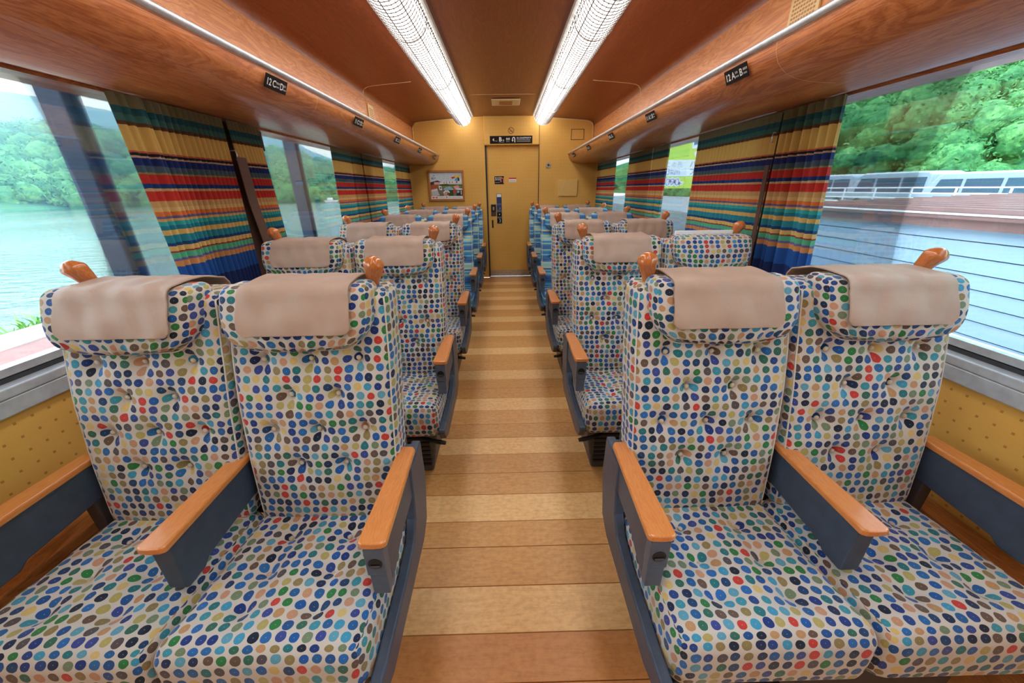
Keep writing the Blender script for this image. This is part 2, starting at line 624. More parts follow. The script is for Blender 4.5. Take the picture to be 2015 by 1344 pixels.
# ---- side walls
def side_wall(s):
    nm = 'left' if s < 0 else 'right'
    X = lambda d: OX + s * d
    wl = struct(box('wall_' + nm, M['paper_y'], None, X(XW), X(XW + .12), YB, YE, 0.0, 0.815))
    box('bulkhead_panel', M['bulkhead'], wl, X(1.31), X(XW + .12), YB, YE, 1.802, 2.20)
    box('window_header', M['panel'], wl, X(1.426), X(XW + .12), YB, YE, 1.689, 1.801)
    piers = [(-1.3, -0.9), (1.80 if s < 0 else 1.90, 2.42 if s < 0 else 2.22), (3.84, 4.26), (5.82, YE)]
    for a, b in piers:
        box('window_pier', M['sill'], wl, X(XW + .012), X(XW + .06), a, b, .846, 1.699)
        box('pier_board', M['pier'], wl, X(XW + .004), X(XW + .011), a + .02, b - .02, .846, 1.699)
    box('sill_top', M['sill'], wl, X(XW - .02), X(XW + .06), YB, YE, .815, .845, bevel=.004)
    box('sill_front', M['sill'], wl, X(XW - .018), X(XW - .001), YB, YE, .765, .8145, bevel=.004)
    hc = struct(box('heater_cover_' + nm, M['heater'], None, X(1.36), X(XW - .002), YB, YE - .01, 0.0, .36, bevel=.006))
    hc.name = 'trim_1' if s < 0 else 'trim_2'
    # windows
    for i, ((_, a), (b, _)) in enumerate(zip(piers[:-1], piers[1:])):
        n = i + (1 if s < 0 else 4)
        wo = struct(box('window_%d' % n, M['glass'], None, X(XW + .036), X(XW + .042), a + .01, b - .01, .87, 1.699))
        fr = [(a, b, .845, .858), (a, b, .862, .885), (a, b, 1.692, 1.70), (a, a + .02, .885, 1.692), (b - .02, b, .885, 1.692)]
        for j, (y0, y1, z0, z1) in enumerate(fr):
            m = M['rubber'] if j == 0 else M['alu']
            d0 = .020 if j < 2 else .028
            box('gasket' if j == 0 else 'frame_bar', m, wo, X(XW + d0), X(XW + .06), y0, y1, z0, z1)
    return wl


wall_l, wall_r = side_wall(-1), side_wall(1)

# ---- ceiling with coved edges
def ceiling():
    half = [(0, 2.315), (.30, 2.312), (.60, 2.30), (.85, 2.285), (1.05, 2.270), (1.20, 2.258), (1.255, 2.249), (1.285, 2.236), (1.302, 2.215), (1.3095, 2.185)]
    prof = [(OX - x, z) for x, z in reversed(half)] + [(OX + x, z) for x, z in half[1:]]
    vs, fs = [], []
    for y in (YB, YE):
        for x, z in prof:
            vs.append((x, y, z))
        for x, z in prof:
            vs.append((x, y, z + .05))
    n = len(prof)
    for i in range(n - 1):
        fs.append((i, i + 1, 2 * n + i + 1, 2 * n + i))
        fs.append((n + i, 3 * n + i, 3 * n + i + 1, n + i + 1))
    me = mesh_from('ceiling', vs, fs, M['ceil'], smooth=True)
    c = struct(add('ceiling', me))
    # pale joint strips
    for pts in ([(-.36, 4.73), (.36, 4.73)],):
        MB().box(OX + pts[0][0], OX + pts[1][0], 4.728, 4.734, 2.309, 2.3125).build('joint_strip', M['cream'], c)
    for s in (-1, 1):
        for yy in (4.08, 1.30):
            m = MB()
            m.tube([(OX + s * x, yy, z - .001) for x, z in half[3:]] + [(OX + s * 1.309, yy, 1.83)], .0035, 6)
            m.build('joint_strip', M['cream'], c)
    return c


ceil = ceiling()

# ---- far end wall and added bounce wall
wf = struct(MB().box(OX - XW, -.296, YE, YE + .1, 0, 2.33).build('wall_far', M['paper_x']))
box('wall_panel', M['paper_x'], wf, .508, OX + XW, YE, YE + .1, 0, 2.33)
hd = box('door_head', M['paper_x'], wf, -.30, .50, YE - .035, YE + .1, 1.945, 2.315, bevel=.01)
box('jamb', M['rubber'], wf, -.296, -.273, YE + .012, YE + .1, 0, 2.33)
box('jamb', M['pier'], wf, .501, .508, YE - .006, YE + .1, 0, 2.33)
struct(box('wall_bounce', M['paper_x'], None, OX - XW - .1, OX + XW + .1, YB - .1, YB, -.06, 2.36))  # unseen wall added behind the camera to bounce light; the car runs on
for i, s in enumerate((-1, 1)):
    struct(box('trim_%d' % (3 + i), M['alu'], None, OX + s * 1.405, OX + s * 1.437, YE - .018, YE - .001, .85, 1.69, bevel=.004))
    m = MB()
    m.tube([(OX + s * x, YE - .008, z - .012) for x, z in [(.45, 2.308), (.85, 2.285), (1.05, 2.270), (1.20, 2.258), (1.25, 2.247), (1.28, 2.23), (1.297, 2.205), (1.302, 2.175), (1.302, 1.84)]], .007, 8)
    struct(m.build('trim_%d' % (5 + i), M['cream'], None, smooth=True))

door = struct(box('door_1', M['paper_x'], None, -.272, .50, YE + .035, YE + .07, .012, 1.96))
box('kick_plate', M['steel'], door, -.262, .49, YE + .0325, YE + .0352, .015, .115)
box('threshold', M['steel'], door, -.29, .50, YE - .05, YE + .034, 0.0005, .012, bevel=.003)
hp = box('handle_plate', M['black'], door, -.232, -.152, YE + .026, YE + .0352, 1.02, 1.135, bevel=.004)
box('latch', M['steel'], hp, -.206, -.18, YE + .018, YE + .0258, 1.05, 1.10, bevel=.003)
box('handle_base', M['pier'], door, -.232, -.152, YE + .028, YE + .0352, .962, 1.018, bevel=.003)
box('pull_recess', M['black'], door, -.225, -.20, YE + .03, YE + .0352, .785, .905, bevel=.003)


# ---- printed things on the far wall and the door
def plate(name, mat, x0, x1, z0, z1, y, label, cat, th=.003):
    o = box(name, mat, None, x0, x1, y - th, y - .0003, z0, z1)
    return tag(o, label, cat)


def letter(parent, body, size, mat, x, z, y, bold=0.0):
    return add('lettering', text_mesh(body, size, mat, bold=bold), parent, (x, y, z), (math.pi / 2, 0, 0))


def patch(parent, name, mat, poly, y):
    return add(name, mesh_from(name, [(x, y, z) for x, z in poly], [tuple(range(len(poly)))], mat), parent)


def rect(x0, x1, z0, z1):
    return [(x0, z0), (x1, z0), (x1, z1), (x0, z1)]


def u_arrow(parent, mat, x, z, h, y, head_left=True):
    """bent arrow: up the right leg, over, arrowhead at the end of the left leg"""
    r = h * .22
    wd = h * .085
    pts = [(x + r, z)] + [(x + r * math.cos(a), z + h * .62 + r * math.sin(a)) for a in np.linspace(0, math.pi, 9)] + [(x - r, z + h * .38)]
    L, R = [], []
    for i, p in enumerate(pts):
        a = Vector(pts[max(i - 1, 0)])
        b = Vector(pts[min(i + 1, len(pts) - 1)])
        t = (b - a).normalized()
        nn = Vector((-t.y, t.x)) * wd
        L.append((p[0] + nn.x, p[1] + nn.y))
        R.append((p[0] - nn.x, p[1] - nn.y))
    n = len(pts)
    vs = [(a, y, b) for a, b in L] + [(a, y, b) for a, b in R]
    fs = [(i, i + 1, n + i + 1, n + i) for i in range(n - 1)]
    k = len(vs)
    vs += [(x - r - h * .2, y, z + h * .40), (x - r + h * .2, y, z + h * .40), (x - r, y, z + h * .10)]
    fs.append((k, k + 1, k + 2))
    return add('arrow_mark', mesh_from('arrow_mark', vs, fs, mat), parent)


YH = YE - .035
sg = plate('guide_sign', M['ink'], -.215, .40, 1.962, 2.062, YH, 'long black guide sign with white lettering above the door', 'sign')
yy = YH - .0036
letter(sg, '4', .055, M['print_white'], -.178, 1.995, yy, .001)
letter(sg, '号車', .022, M['print_grey'], -.148, 1.988, yy)
letter(sg, 'B', .075, M['print_white'], -.085, 1.993, yy, .002)
letter(sg, '室', .028, M['print_white'], -.034, 1.993, yy)
patch(sg, 'underline_mark', M['print_grey'], rect(-.085, -.01, 1.976, 1.98), yy)
letter(sg, '指定', .030, M['print_white'], .018, 2.012, yy, .0005)
letter(sg, '自由', .026, M['print_grey'], .018, 1.984, yy)
u_arrow(sg, M['print_white'], .130, 1.978, .075, yy)
letter(sg, '出入口は反対側です', .0235, M['print_white'], .172, 2.026, yy, .0004)
for i, zz in enumerate((2.009, 1.999, 1.985)):
    patch(sg, 'text_line', M['print_grey'], rect(.172, .372, zz, zz + (.006 if i != 1 else .003)), yy)

ns = MB()
for k in range(40):
    a0, a1 = 2 * math.pi * k / 40, 2 * math.pi * (k + 1) / 40
    cx, cz, ro, ri = .093, 2.128, .041, .036
    ns.raw([(cx + q * math.cos(a), 0, cz + q * math.sin(a)) for q, a in ((ro, a0), (ro, a1), (ri, a1), (ri, a0))] +
           [(cx + q * math.cos(a), .002, cz + q * math.sin(a)) for q, a in ((ro, a0), (ro, a1), (ri, a1), (ri, a0))],
           [(0, 1, 2, 3), (4, 7, 6, 5), (0, 4, 5, 1), (3, 2, 6, 7)])
nso = ns.build('no_smoking_mark', M['ink'], None, loc=(0, YH - .0025, 0))
tag(nso, 'round no-smoking mark above the black guide sign', 'sign')
patch(nso, 'slash_bar', M['ink'], [(.064, 2.150), (.068, 2.155), (.122, 2.104), (.118, 2.100)], 0)
patch(nso, 'cigarette_mark', M['pier'], rect(.070, .112, 2.118, 2.124), .0005)

YD = YE + .035
s2 = plate('door_sticker', M['ink'], -.165, -.022, 1.425, 1.535, YD, 'black sticker with a pink bent arrow on the door', 'sticker')
letter(s2, '出入口は', .026, M['print_white'], -.158, 1.503, YD - .0036, .0005)
letter(s2, '反対側です', .021, M['print_white'], -.158, 1.478, YD - .0036, .0005)
patch(s2, 'text_line', M['print_grey'], rect(-.158, -.085, 1.445, 1.452), YD - .0036)
u_arrow(s2, M['print_pink'], -.048, 1.436, .088, YD - .0036)
s3 = plate('notice_sticker', M['print_white'], .055, .165, 1.452, 1.512, YD, 'small white notice with a red header strip on the door', 'sticker')
patch(s3, 'header_strip', M['print_red'], rect(.055, .165, 1.494, 1.512), YD - .0036)
patch(s3, 'text_line', M['print_grey'], rect(.066, .154, 1.470, 1.474), YD - .0036)
patch(s3, 'text_line', M['print_grey'], rect(.066, .150, 1.462, 1.465), YD - .0036)
s4 = plate('pictogram_strip', M['print_slate'], -.143, -.062, .845, 1.290, YD, 'tall narrow blue pictogram strip beside the door handle', 'sticker')
q = YD - .0036
patch(s4, 'white_label', M['print_white'], rect(-.135, -.07, 1.243, 1.283), q)
for z0, z1, c in ((1.15, 1.235, 'print_blue'), (1.055, 1.125, 'print_blue'), (.955, 1.02, 'ink'), (.858, .93, 'ink')):
    patch(s4, 'pictogram_field', M[c], rect(-.137, -.068, z0, z1), q)
patch(s4, 'pictogram_mark', M['print_grey'], [(-.105, 1.06), (-.09, 1.10), (-.082, 1.075), (-.094, 1.062)], q - .0003)
patch(s4, 'pictogram_mark', M['print_white'], [(-.112, .992), (-.092, .998), (-.10, .975)], q - .0003)
patch(s4, 'pictogram_mark', M['print_white'], [(-.11, .925), (-.095, .92), (-.088, .9), (-.09, .875), (-.105, .865), (-.098, .88), (-.096, .9), (-.1, .913)], q - .0003)

# thin square outline, blank panel, round lock on the right part of the wall
fo = MB()
for r_ in (rect(.965, 1.155, 2.137, 2.143), rect(.965, 1.155, 2.005, 2.011), rect(.965, .971, 2.011, 2.137), rect(1.149, 1.155, 2.011, 2.137)):
    fo.prism(r_, 'y', YE - .004, YE - .0003)
tag(fo.build('hatch_outline', M['pier']), 'thin dark square hatch outline high on the right end wall', 'hatch')
tag(box('access_panel', plain('access_paper', (232, 190, 112), .5, var=.03), None, .805, 1.095, YE - .018, YE - .0003, 1.242, 1.472, bevel=.004), 'square papered cover panel on the end wall right of the door', 'panel')
lk = MB().tube([(.645, YE - .0005, 1.676), (.645, YE - .012, 1.676)], .038, 16).build('wall_lock', M['steel'], None, smooth=False)
tag(lk, 'round silver lock on the end wall right of the door', 'lock')
MB().tube([(.645, YE - .0122, 1.676), (.645, YE - .022, 1.676)], .016, 12).build('lock_core', M['dark'], lk)
for k in range(4):
    a = k * math.pi / 2 + .5
    MB().tube([(.645 + .027 * math.cos(a), YE - .0122, 1.676 + .027 * math.sin(a)), (.645 + .027 * math.cos(a), YE - .016, 1.676 + .027 * math.sin(a))], .006, 8).build('lock_stud', M['white'], lk)

# ---- framed poster left of the door
def poster():
    x0, x1, z0, z1 = -1.165, -.625, 1.195, 1.625
    t = tag(empty('wall_poster', (0, YE, 0)), 'framed travel poster on the end wall left of the door', 'poster')
    fwid = .03
    for nm, (a, b, c, d) in dict(frame_bar1=(x0, x1, z1 - fwid, z1), frame_bar2=(x0, x1, z0, z0 + fwid), frame_bar3=(x0, x0 + fwid, z0 + fwid, z1 - fwid), frame_bar4=(x1 - fwid, x1, z0 + fwid, z1 - fwid)).items():
        box('frame_bar', M['frame'], t, a, b, -.025, -.0005, c, d, bevel=.004)
    mats = [plain('poster_%d' % i, c, .35, var=.1, vscale=40) for i, c in enumerate([(206, 220, 232), (232, 236, 238), (74, 52, 52), (176, 92, 48), (120, 148, 70), (60, 78, 44), (198, 200, 206), (226, 226, 228), (200, 72, 56), (226, 200, 90),
                                                                                  (90, 156, 214), (40, 36, 36), (216, 168, 150), (150, 190, 214), (236, 168, 170), (120, 116, 96)])]
    W, H = x1 - x0 - 2 * fwid, z1 - z0 - 2 * fwid
    P = lambda u, v: (x0 + fwid + u * W, z1 - fwid - v * H)
    polys = [(0, [(0, 0), (1, 0), (1, .5), (0, .5)]), (4, [(0, .45), (1, .45), (1, .62), (0, .62)]), (5, [(.3, .44), (.5, .42), (.6, .46), (1, .47), (1, .5), (.3, .5)]),
             (15, [(.15, .55), (1, .55), (1, .9), (.15, .9)]), (2, [(0, .36), (.15, .32), (.23, .29), (.37, .38), (.30, .42), (0, .46)]), (3, [(0, .46), (.24, .46), (.22, .62), (0, .66)]),
             (6, [(.02, .68), (.20, .64), (.27, .86), (.02, .9)]), (7, [(.02, .64), (.20, .6), (.22, .67), (.02, .72)]), (1, [(.25, .50), (.34, .5), (.36, .66), (.28, .66)]), (11, [(.29, .55), (.33, .55), (.33, .61), (.30, .62)]),
             (13, [(.4, .62), (.48, .55), (.62, .53), (.70, .6), (.72, .66), (.42, .66)]), (5, [(.40, .66), (.72, .66), (.70, .88), (.40, .88)]), (1, [(.38, .76), (.44, .67), (.55, .67), (.60, .75), (.58, .78), (.52, .72), (.45, .73), (.41, .8)]),
             (12, [(.40, .9), (.40, .8), (.47, .73), (.54, .75), (.55, .9)]), (11, [(.49, .84), (.53, .77), (.55, .80), (.53, .85)]), (8, [(.70, .68), (.78, .62), (.82, .68), (.76, .78), (.70, .76)]), (14, [(.72, .52), (.88, .48), (.90, .6), (.76, .64)]),
             (7, [(.80, .60), (1, .60), (1, .66), (.80, .66)]), (11, [(.80, .66), (1, .66), (1, .88), (.80, .88)]), (13, [(.82, .68), (.90, .68), (.90, .76), (.82, .78)]), (7, [(.94, .68), (.97, .68), (.97, .84), (.94, .84)]),
             (9, [(.72, .15), (.80, .09), (.93, .10), (.96, .16), (.90, .2), (.74, .18)]), (8, [(.66, .18), (.76, .16), (.80, .2), (.70, .24)]), (10, [(.76, .3), (.84, .19), (.90, .28), (.88, .33)]), (11, [(.86, .2), (.90, .18), (.93, .3), (.89, .33)]),
             (1, [(.92, .26), (1, .22), (1, .42), (.94, .40)]), (14, [(.12, .36), (.30, .36), (.30, .44), (.12, .44)]), (1, [(.30, .37), (.92, .33), (.92, .41), (.30, .44)]), (1, [(0, .89), (1, .89), (1, 1), (0, 1)]),
             (8, [(.03, .92), (.10, .92), (.10, .97), (.03, .97)]), (8, [(.13, .92), (.20, .92), (.20, .97), (.13, .97)]), (11, [(.47, .92), (.50, .92), (.50, .96), (.47, .96)]), (6, [(.24, .94), (.44, .94), (.44, .96), (.24, .96)]), (6, [(.54, .94), (.92, .94), (.92, .96), (.54, .96)]),
             (11, [(.05, .19), (.07, .19), (.07, .26), (.05, .26)]), (11, [(.09, .18), (.11, .18), (.11, .25), (.09, .25)]), (11, [(.12, .10), (.145, .10), (.145, .13), (.12, .13)]), (11, [(.15, .18), (.165, .18), (.165, .24), (.15, .24)]),
             (8, [(.42, .37), (.45, .37), (.45, .41), (.42, .41)]), (11, [(.50, .36), (.52, .36), (.52, .41), (.50, .41)]), (11, [(.60, .35), (.62, .35), (.62, .40), (.60, .40)]), (8, [(.68, .35), (.71, .35), (.71, .39), (.68, .39)]), (8, [(.80, .34), (.86, .34), (.86, .39), (.80, .39)])]
    vs, fs, mi = [], [], []
    for k, (m, pl) in enumerate(polys):
        n = len(vs)
        vs += [(P(u, v)[0], -.006 - .00015 * k, P(u, v)[1]) for u, v in pl]
        fs.append(tuple(range(n, n + len(pl))))
        mi.append(m)
    me = mesh_from('printed_picture', vs, fs)
    for m in mats:
        me.materials.append(m)
    me.polygons.foreach_set('material_index', mi)
    add('printed_picture', me, t)


poster()

# ---- ceiling vent
cv = box('ceiling_vent', M['cream'], None, -.15, .185, 4.93, 5.24, 2.295, 2.309, bevel=.004)
tag(cv, 'cream rectangular vent in the ceiling before the door', 'vent')
for k in range(7):
    box('vent_slat', M['frame'], cv, -.06, .095, 4.99 + k * .03, 5.005 + k * .03, 2.290, 2.2945)

# ---- speakers / grilles on the bulkheads
for s, y0, y1, lab in ((-1, 4.15, 4.31, 'cream speaker grille on the left upper panel near the door'), (1, 1.88, 2.06, 'cream speaker grille on the right upper panel over the rack')):
    xx = OX + s * 1.31
    g = tag(box('speaker_grille', M['cream'], None, xx - s * .012, xx - s * .0005, y0, y1, 1.86, 2.13, bevel=.003), lab, 'speaker')
    n = 0
    m = MB()
    for i in range(9):
        for j in range(14):
            yc, zc = y0 + .025 + (y1 - y0 - .05) * i / 8, 1.895 + .2 * j / 13
            m.box(xx - s * .0125 - .0006, xx - s * .0125 + .0006, yc - .005, yc + .005, zc - .004, zc + .004)
    tag(m.build('grille_holes', M['frame'], g), kind='stuff')


# ---- luggage racks
def rack(s):
    nm = 'left' if s < 0 else 'right'
    t = empty('luggage_rack', (OX + s * 1.2, YE, 1.7))
    tag(t, 'wooden luggage rack running the length of the %s side' % nm, 'luggage rack')
    t0 = t.location.copy()
    prof = [(1.424, 1.70), (1.33, 1.692), (1.20, 1.690), (1.10, 1.696), (1.03, 1.712), (.985, 1.742), (.963, 1.778), (.958, 1.812), (.985, 1.815), (1.05, 1.80), (1.424, 1.80)]
    fine = []
    for i in range(7):
        p0, p1, p2, p3 = (np.array(prof[max(i - 1, 0)]), np.array(prof[i]), np.array(prof[i + 1]), np.array(prof[min(i + 2, 7)]))
        for q_ in np.linspace(0, 1, 5)[:-1]:
            fine.append(tuple(.5 * (2 * p1 + (p2 - p0) * q_ + (2 * p0 - 5 * p1 + 4 * p2 - p3) * q_ ** 2 + (3 * p1 - p0 - 3 * p2 + p3) * q_ ** 3)))
    prof = fine + prof[7:]
    y0, y1 = YB + .01, YE - .003
    n = len(prof)
    vs = [(OX + s * x - t0.x, y - t0.y, z - t0.z) for y in (y0, y1) for x, z in prof]
    fs = [(i, (i + 1) % n, n + (i + 1) % n, n + i) for i in range(n)]
    me = mesh_from('shelf', vs, fs + [tuple(range(n)), tuple(range(n, 2 * n))], M['panel'], flip_fix=True)
    for p in me.polygons:
        p.use_smooth = len(p.vertices) == 4
    add('shelf', me, t)
    MB().tube([(OX + s * .957 - t0.x, y0 - t0.y, 1.826 - t0.z), (OX + s * .957 - t0.x, y1 - t0.y, 1.826 - t0.z)], .0125, 12).build('rail', M['alu'], t, smooth=True)
    for yy in (1.55, 3.25, 4.9) if s > 0 else (2.25, 4.2):
        m = MB()
        m.tube([(OX + s * x - t0.x, yy - t0.y, z - t0.z) for x, z in prof[8:29]], .0007, 5)
        m.build('joint_strip', M['cream'], t)
    # seat number plates
    nums = [12, 11, 10, 9, 8]
    ys = [1.862 + .95 * k for k in range(5)] if s < 0 else [1.772 + .945 * k for k in range(5)]
    side = {-1: ('C', 'D'), 1: ('A', 'B')}[s]
    sub = {-1: ('通路側', '窓側'), 1: ('窓側', '通路側')}[s]
    for num, yc in zip(nums, ys):
        # local frame: u along the car, v up along the bullnose, normal to the aisle
        e = box('seat_number_plate', M['ink'], None, -.078, .078, -.0035, 0, -.026, .026, bevel=.001, seg=1)
        e.location = (OX + s * .9555, yc, 1.772)
        e.rotation_euler = (math.radians(24), 0, math.radians(90 if s < 0 else -90))
        tag(e, 'black seat plate reading %d %s %s, %s one along the %s rack edge' % (num, side[0], side[1], {12: 'nearest', 11: 'second', 10: 'third', 9: 'fourth', 8: 'farthest'}[num], nm), 'sign', 'seat number plates on the racks')
        for body, x, z, sz in ((str(num), -.072, -.013, .036), (side[0], -.029, -.013, .036), (side[1], .025, -.013, .036), (sub[0], -.004, .002, .0095), (sub[1], .049, .002, .0095)):
            if num < 11 and sz < .02:
                continue
            add('lettering', text_mesh(body, sz, M['print_white'], bold=.0006 if sz > .02 else 0), e, (x, -.0042, z), (math.pi / 2, 0, 0))
        for x in (-.004, .049):
            patch(e, 'text_line', M['print_grey'], rect(x, x + .024, -.012, -.006), -.0042)


rack(-1)
rack(1)


# ---- ceiling lamps
def lamp(s):
    nm = 'left' if s < 0 else 'right'
    cx, cz, R = OX + s * .555, 2.288, .122
    y0, y1 = YB + .02, 5.86
    t = tag(empty('ceiling_lamp', (cx, y1, cz)), 'long tubular ceiling lamp in a wire basket, %s of the aisle' % nm, 'lamp')
    Z = -.0
    n = 18
    ang = np.linspace(math.pi * 1.0, math.pi * 2.0, n)

    def ring(rad, y):
        return [(rad * math.cos(a), y - y1, rad * .98 * math.sin(a) + Z) for a in ang]

    vs = ring(R, y0) + ring(R, y1 - .03)
    fs = [(i, i + 1, n + i + 1, n + i) for i in range(n - 1)]
    # rounded far end
    prev = n
    for q in (.94, .78, .5, .0):
        k = len(vs)
        vs += ring(max(R * q, .001), y1 - .03 + .03 * math.sqrt(1 - q * q))
        fs += [(prev + i, prev + i + 1, k + i + 1, k + i) for i in range(n - 1)]
        prev = k
    me = mesh_from('diffuser', vs, fs, M['diffuser'], smooth=True, flip_fix=True)
    add('diffuser', me, t)
    # fine wires of the basket
    m = MB()
    for i in range(1, n - 1):
        big = i % 4 == 0
        a = ang[i]
        r_ = R + .003
        m.tube([(r_ * math.cos(a), y0 - y1, r_ * .98 * math.sin(a)), (r_ * math.cos(a), -.03, r_ * .98 * math.sin(a))], .0040 if big else .0022, 4, caps=False)
    y = y0
    while y < y1 - .02:
        aa = np.linspace(math.pi, 2 * math.pi, 13)
        m.tube([((R + .003) * math.cos(a), y - y1, (R + .003) * .98 * math.sin(a)) for a in aa], .0028, 4, caps=False)
        y += .04
    tag(m.build('wire_basket', M['wire'], t), kind='stuff')
    for yc in (.40, 1.55, 2.70, 3.82, 4.95, y1 - .03):
        m = MB()
        aa = np.linspace(math.pi * .99, 2.01 * math.pi, 19)
        m.tube([((R + .004) * math.cos(a), yc - y1, (R + .004) * .98 * math.sin(a)) for a in aa], .004, 6)
        m.build('hoop', M['strip'], t, smooth=True)
    # slotted strip on the inner side, with dark square holes
    ins = -s
    a0 = [math.radians(v) for v in ((338, 349) if ins > 0 else (202, 191))]
    q0 = [(1.01 * (R + .004) * math.cos(a), 1.01 * (R + .004) * .98 * math.sin(a)) for a in a0]
    for d in (-1, 1):
        a = (338 + 2 if ins > 0 else 202 - 2) if d < 0 else (350 if ins > 0 else 190)
        a = math.radians(a)
        hm = MB()
        y = y0
        while y < y1 - .15:
            for aa in (a,):
                px, pz = (R + .0065) * math.cos(aa), (R + .0065) * .98 * math.sin(aa)
                tx, tz = -math.sin(aa), math.cos(aa)
                hh = .005
                vs = [(px + tx * u, y - y1 + v, pz + tz * u) for u, v in ((-hh, 0), (hh, 0), (hh, .013), (-hh, .013))]
                hm.raw(vs, [(0, 1, 2, 3)])
            y += .026
        tag(hm.build('slot_holes', M['black'], t), kind='stuff')
    for zoff, xx in ((0.004, R + .012), (0.004, -R - .012)):
        m = MB()
        m.box(xx - .012, xx + .012, y0 - y1, -.01, zoff - .012, zoff + .02)
        m.build('mounting_rail', M['strip'], t)


lamp(-1)
lamp(1)


# ---- curtains
def curtain(s, ya, yb, label, zb=.86, ya2=None, yb2=None, seed=0, pleat=.034, amp=.013, deep=()):
    ya2 = ya if ya2 is None else ya2
    yb2 = yb if yb2 is None else yb2
    r = random.Random(seed)
    n = max(24, int((yb - ya) / .0045))
    nz = 26
    ph = [r.uniform(0, 6.28) for _ in range(4)]
    t0 = Vector((OX + s * 1.40, (ya + yb) / 2, 0))
    vs, fs = [], []
    for j in range(nz + 1):
        tz = j / nz
        z = 1.6905 + (zb - 1.6905) * tz
        for i in range(n + 1):
            ty = i / n
            y = (ya + (yb - ya) * ty) * (1 - tz) + (ya2 + (yb2 - ya2) * ty) * tz
            y0 = ya + (yb - ya) * ty
            d = amp * (2 * abs(math.sin(math.pi * y0 / pleat + .8 * math.sin(y0 * 9 + ph[0]))) - 1) * (.75 + .35 * tz)
            d += .010 * tz * math.sin(y0 * 17 + ph[1]) + .006 * math.sin(y0 * 31 + ph[2]) * tz
            for dy, wd, am in deep:
                d -= am * math.exp(-((y0 - dy - .015 * tz) / wd) ** 2)
            vs.append((OX + s * (1.398 - d) - t0.x, y - t0.y, z))
    for j in range(nz):
        for i in range(n):
            a = j * (n + 1) + i
            fs.append((a, a + 1, a + n + 2, a + n + 1))
    o = add('window_curtain', mesh_from('window_curtain', vs, fs, M['curtain'], smooth=True))
    o.location = t0
    return tag(o, label, 'curtain', 'striped window curtains')


curtain(-1, 1.555, 2.115, 'striped curtain nearest the camera on the left, wide pleated bundle', ya2=1.60, yb2=2.085, seed=1, deep=((1.66, .02, -.02), (1.70, .012, .03)))
curtain(-1, 2.15, 2.405, 'narrow striped curtain drawn open on the left, behind the dark strap gap', ya2=2.27, yb2=2.45, seed=2, pleat=.03, amp=.012)
curtain(-1, 3.36, 4.00, 'striped curtain at the nearer half of the middle left pier', seed=3, deep=((3.75, .02, .03),), yb2=3.97)
curtain(-1, 4.03, 4.69, 'striped curtain at the farther half of the middle left pier', seed=4, yb2=4.66)
curtain(-1, 5.21, 5.97, 'striped curtain in the far left corner beside the poster', seed=5, deep=((5.5, .02, .03),))
curtain(1, 1.715, 2.075, 'bunched striped curtain nearest the camera on the right', ya2=1.64, yb2=2.03, seed=6, pleat=.046, amp=.022, deep=((1.93, .012, .03), (1.85, .012, .03), (2.0, .01, .03)))
curtain(1, 2.10, 2.935, 'wide flat striped curtain drawn across the second right window', ya2=2.09, yb2=2.89, seed=7, pleat=.044, amp=.008)
curtain(1, 3.43, 3.78, 'bunched striped curtain before the middle right pier, nearer half', seed=8, pleat=.036, amp=.013, deep=((3.6, .012, .03),))
curtain(1, 3.80, 4.50, 'striped curtain at the farther half of the middle right pier', seed=9)
curtain(1, 5.04, 5.98, 'striped curtain in the far right corner beside the end wall', seed=10, deep=((5.25, .02, .03),))


def strap(s, pts, label, w_=.018):
    m = MB()
    v = [(OX + s * x, y, z) for x, y, z in pts]
    vs = []
    for x, y, z in v:
        vs += [(x, y - w_ / 2, z), (x, y + w_ / 2, z), (x + s * .004, y + w_ / 2, z), (x + s * .004, y - w_ / 2, z)]
    fs = []
    for i in range(len(v) - 1):
        for k in range(4):
            fs.append((i * 4 + k, i * 4 + (k + 1) % 4, i * 4 + 4 + (k + 1) % 4, i * 4 + 4 + k))
    m.raw(vs, fs)
    tag(m.build('curtain_strap', M['pier']), label, 'strap', 'brown curtain straps')


strap(1, [(1.375, 2.088, 1.45), (1.375, 2.075, 1.25), (1.37, 2.06, 1.12), (1.375, 2.06, 1.0), (1.385, 2.06, .92)], 'brown strap hanging between the first two curtains on the right', .03)
strap(-1, [(1.36, 2.145, 1.52), (1.36, 2.15, 1.3), (1.355, 2.17, 1.12), (1.355, 2.18, 1.0), (1.36, 2.18, .92)], 'brown strap hanging in the gap between the left curtains', .075)
for s, yy, zz, lab in ((-1, 2.135, 1.55, 'small metal strap hook on the left pier'), (1, 2.095, 1.60, 'small metal strap hook between the right curtains')):
    m = MB()
    m.tube([(OX + s * 1.40, yy, zz), (OX + s * 1.375, yy, zz), (OX + s * 1.372, yy, zz - .02), (OX + s * 1.38, yy, zz - .045)], .0035, 6)
    tag(m.build('strap_hook', M['alu'], smooth=True), lab, 'hook')
tag(box('sunshade_flap', M['slate'], None, OX - 1.47, OX - 1.466, 2.46, 2.56, 1.585, 1.689, bevel=.0015), 'small grey plastic flap at the top of the second left window', 'flap')


# ================================================================== DOUBLE SEATS
ZF = np.array([.38, .45, .60, .80, .95, 1.10, 1.25])
YF = np.array([.842, .846, .866, .902, .940, .988, 1.04])
Y0 = .75                        # seat origin along the car for the first row


def yfront(z):
    return np.interp(z, ZF, YF)


BUT = [(x, z) for z, xs in ((.915, (-.133, 0, .133)), (.815, (-.067, .067)), (.71, (-.133, 0, .133)), (.602, (-.067, .067))) for x in xs]
CBUT = [(x, y) for y in (.775, .665, .565) for x in (-.085, .085)]


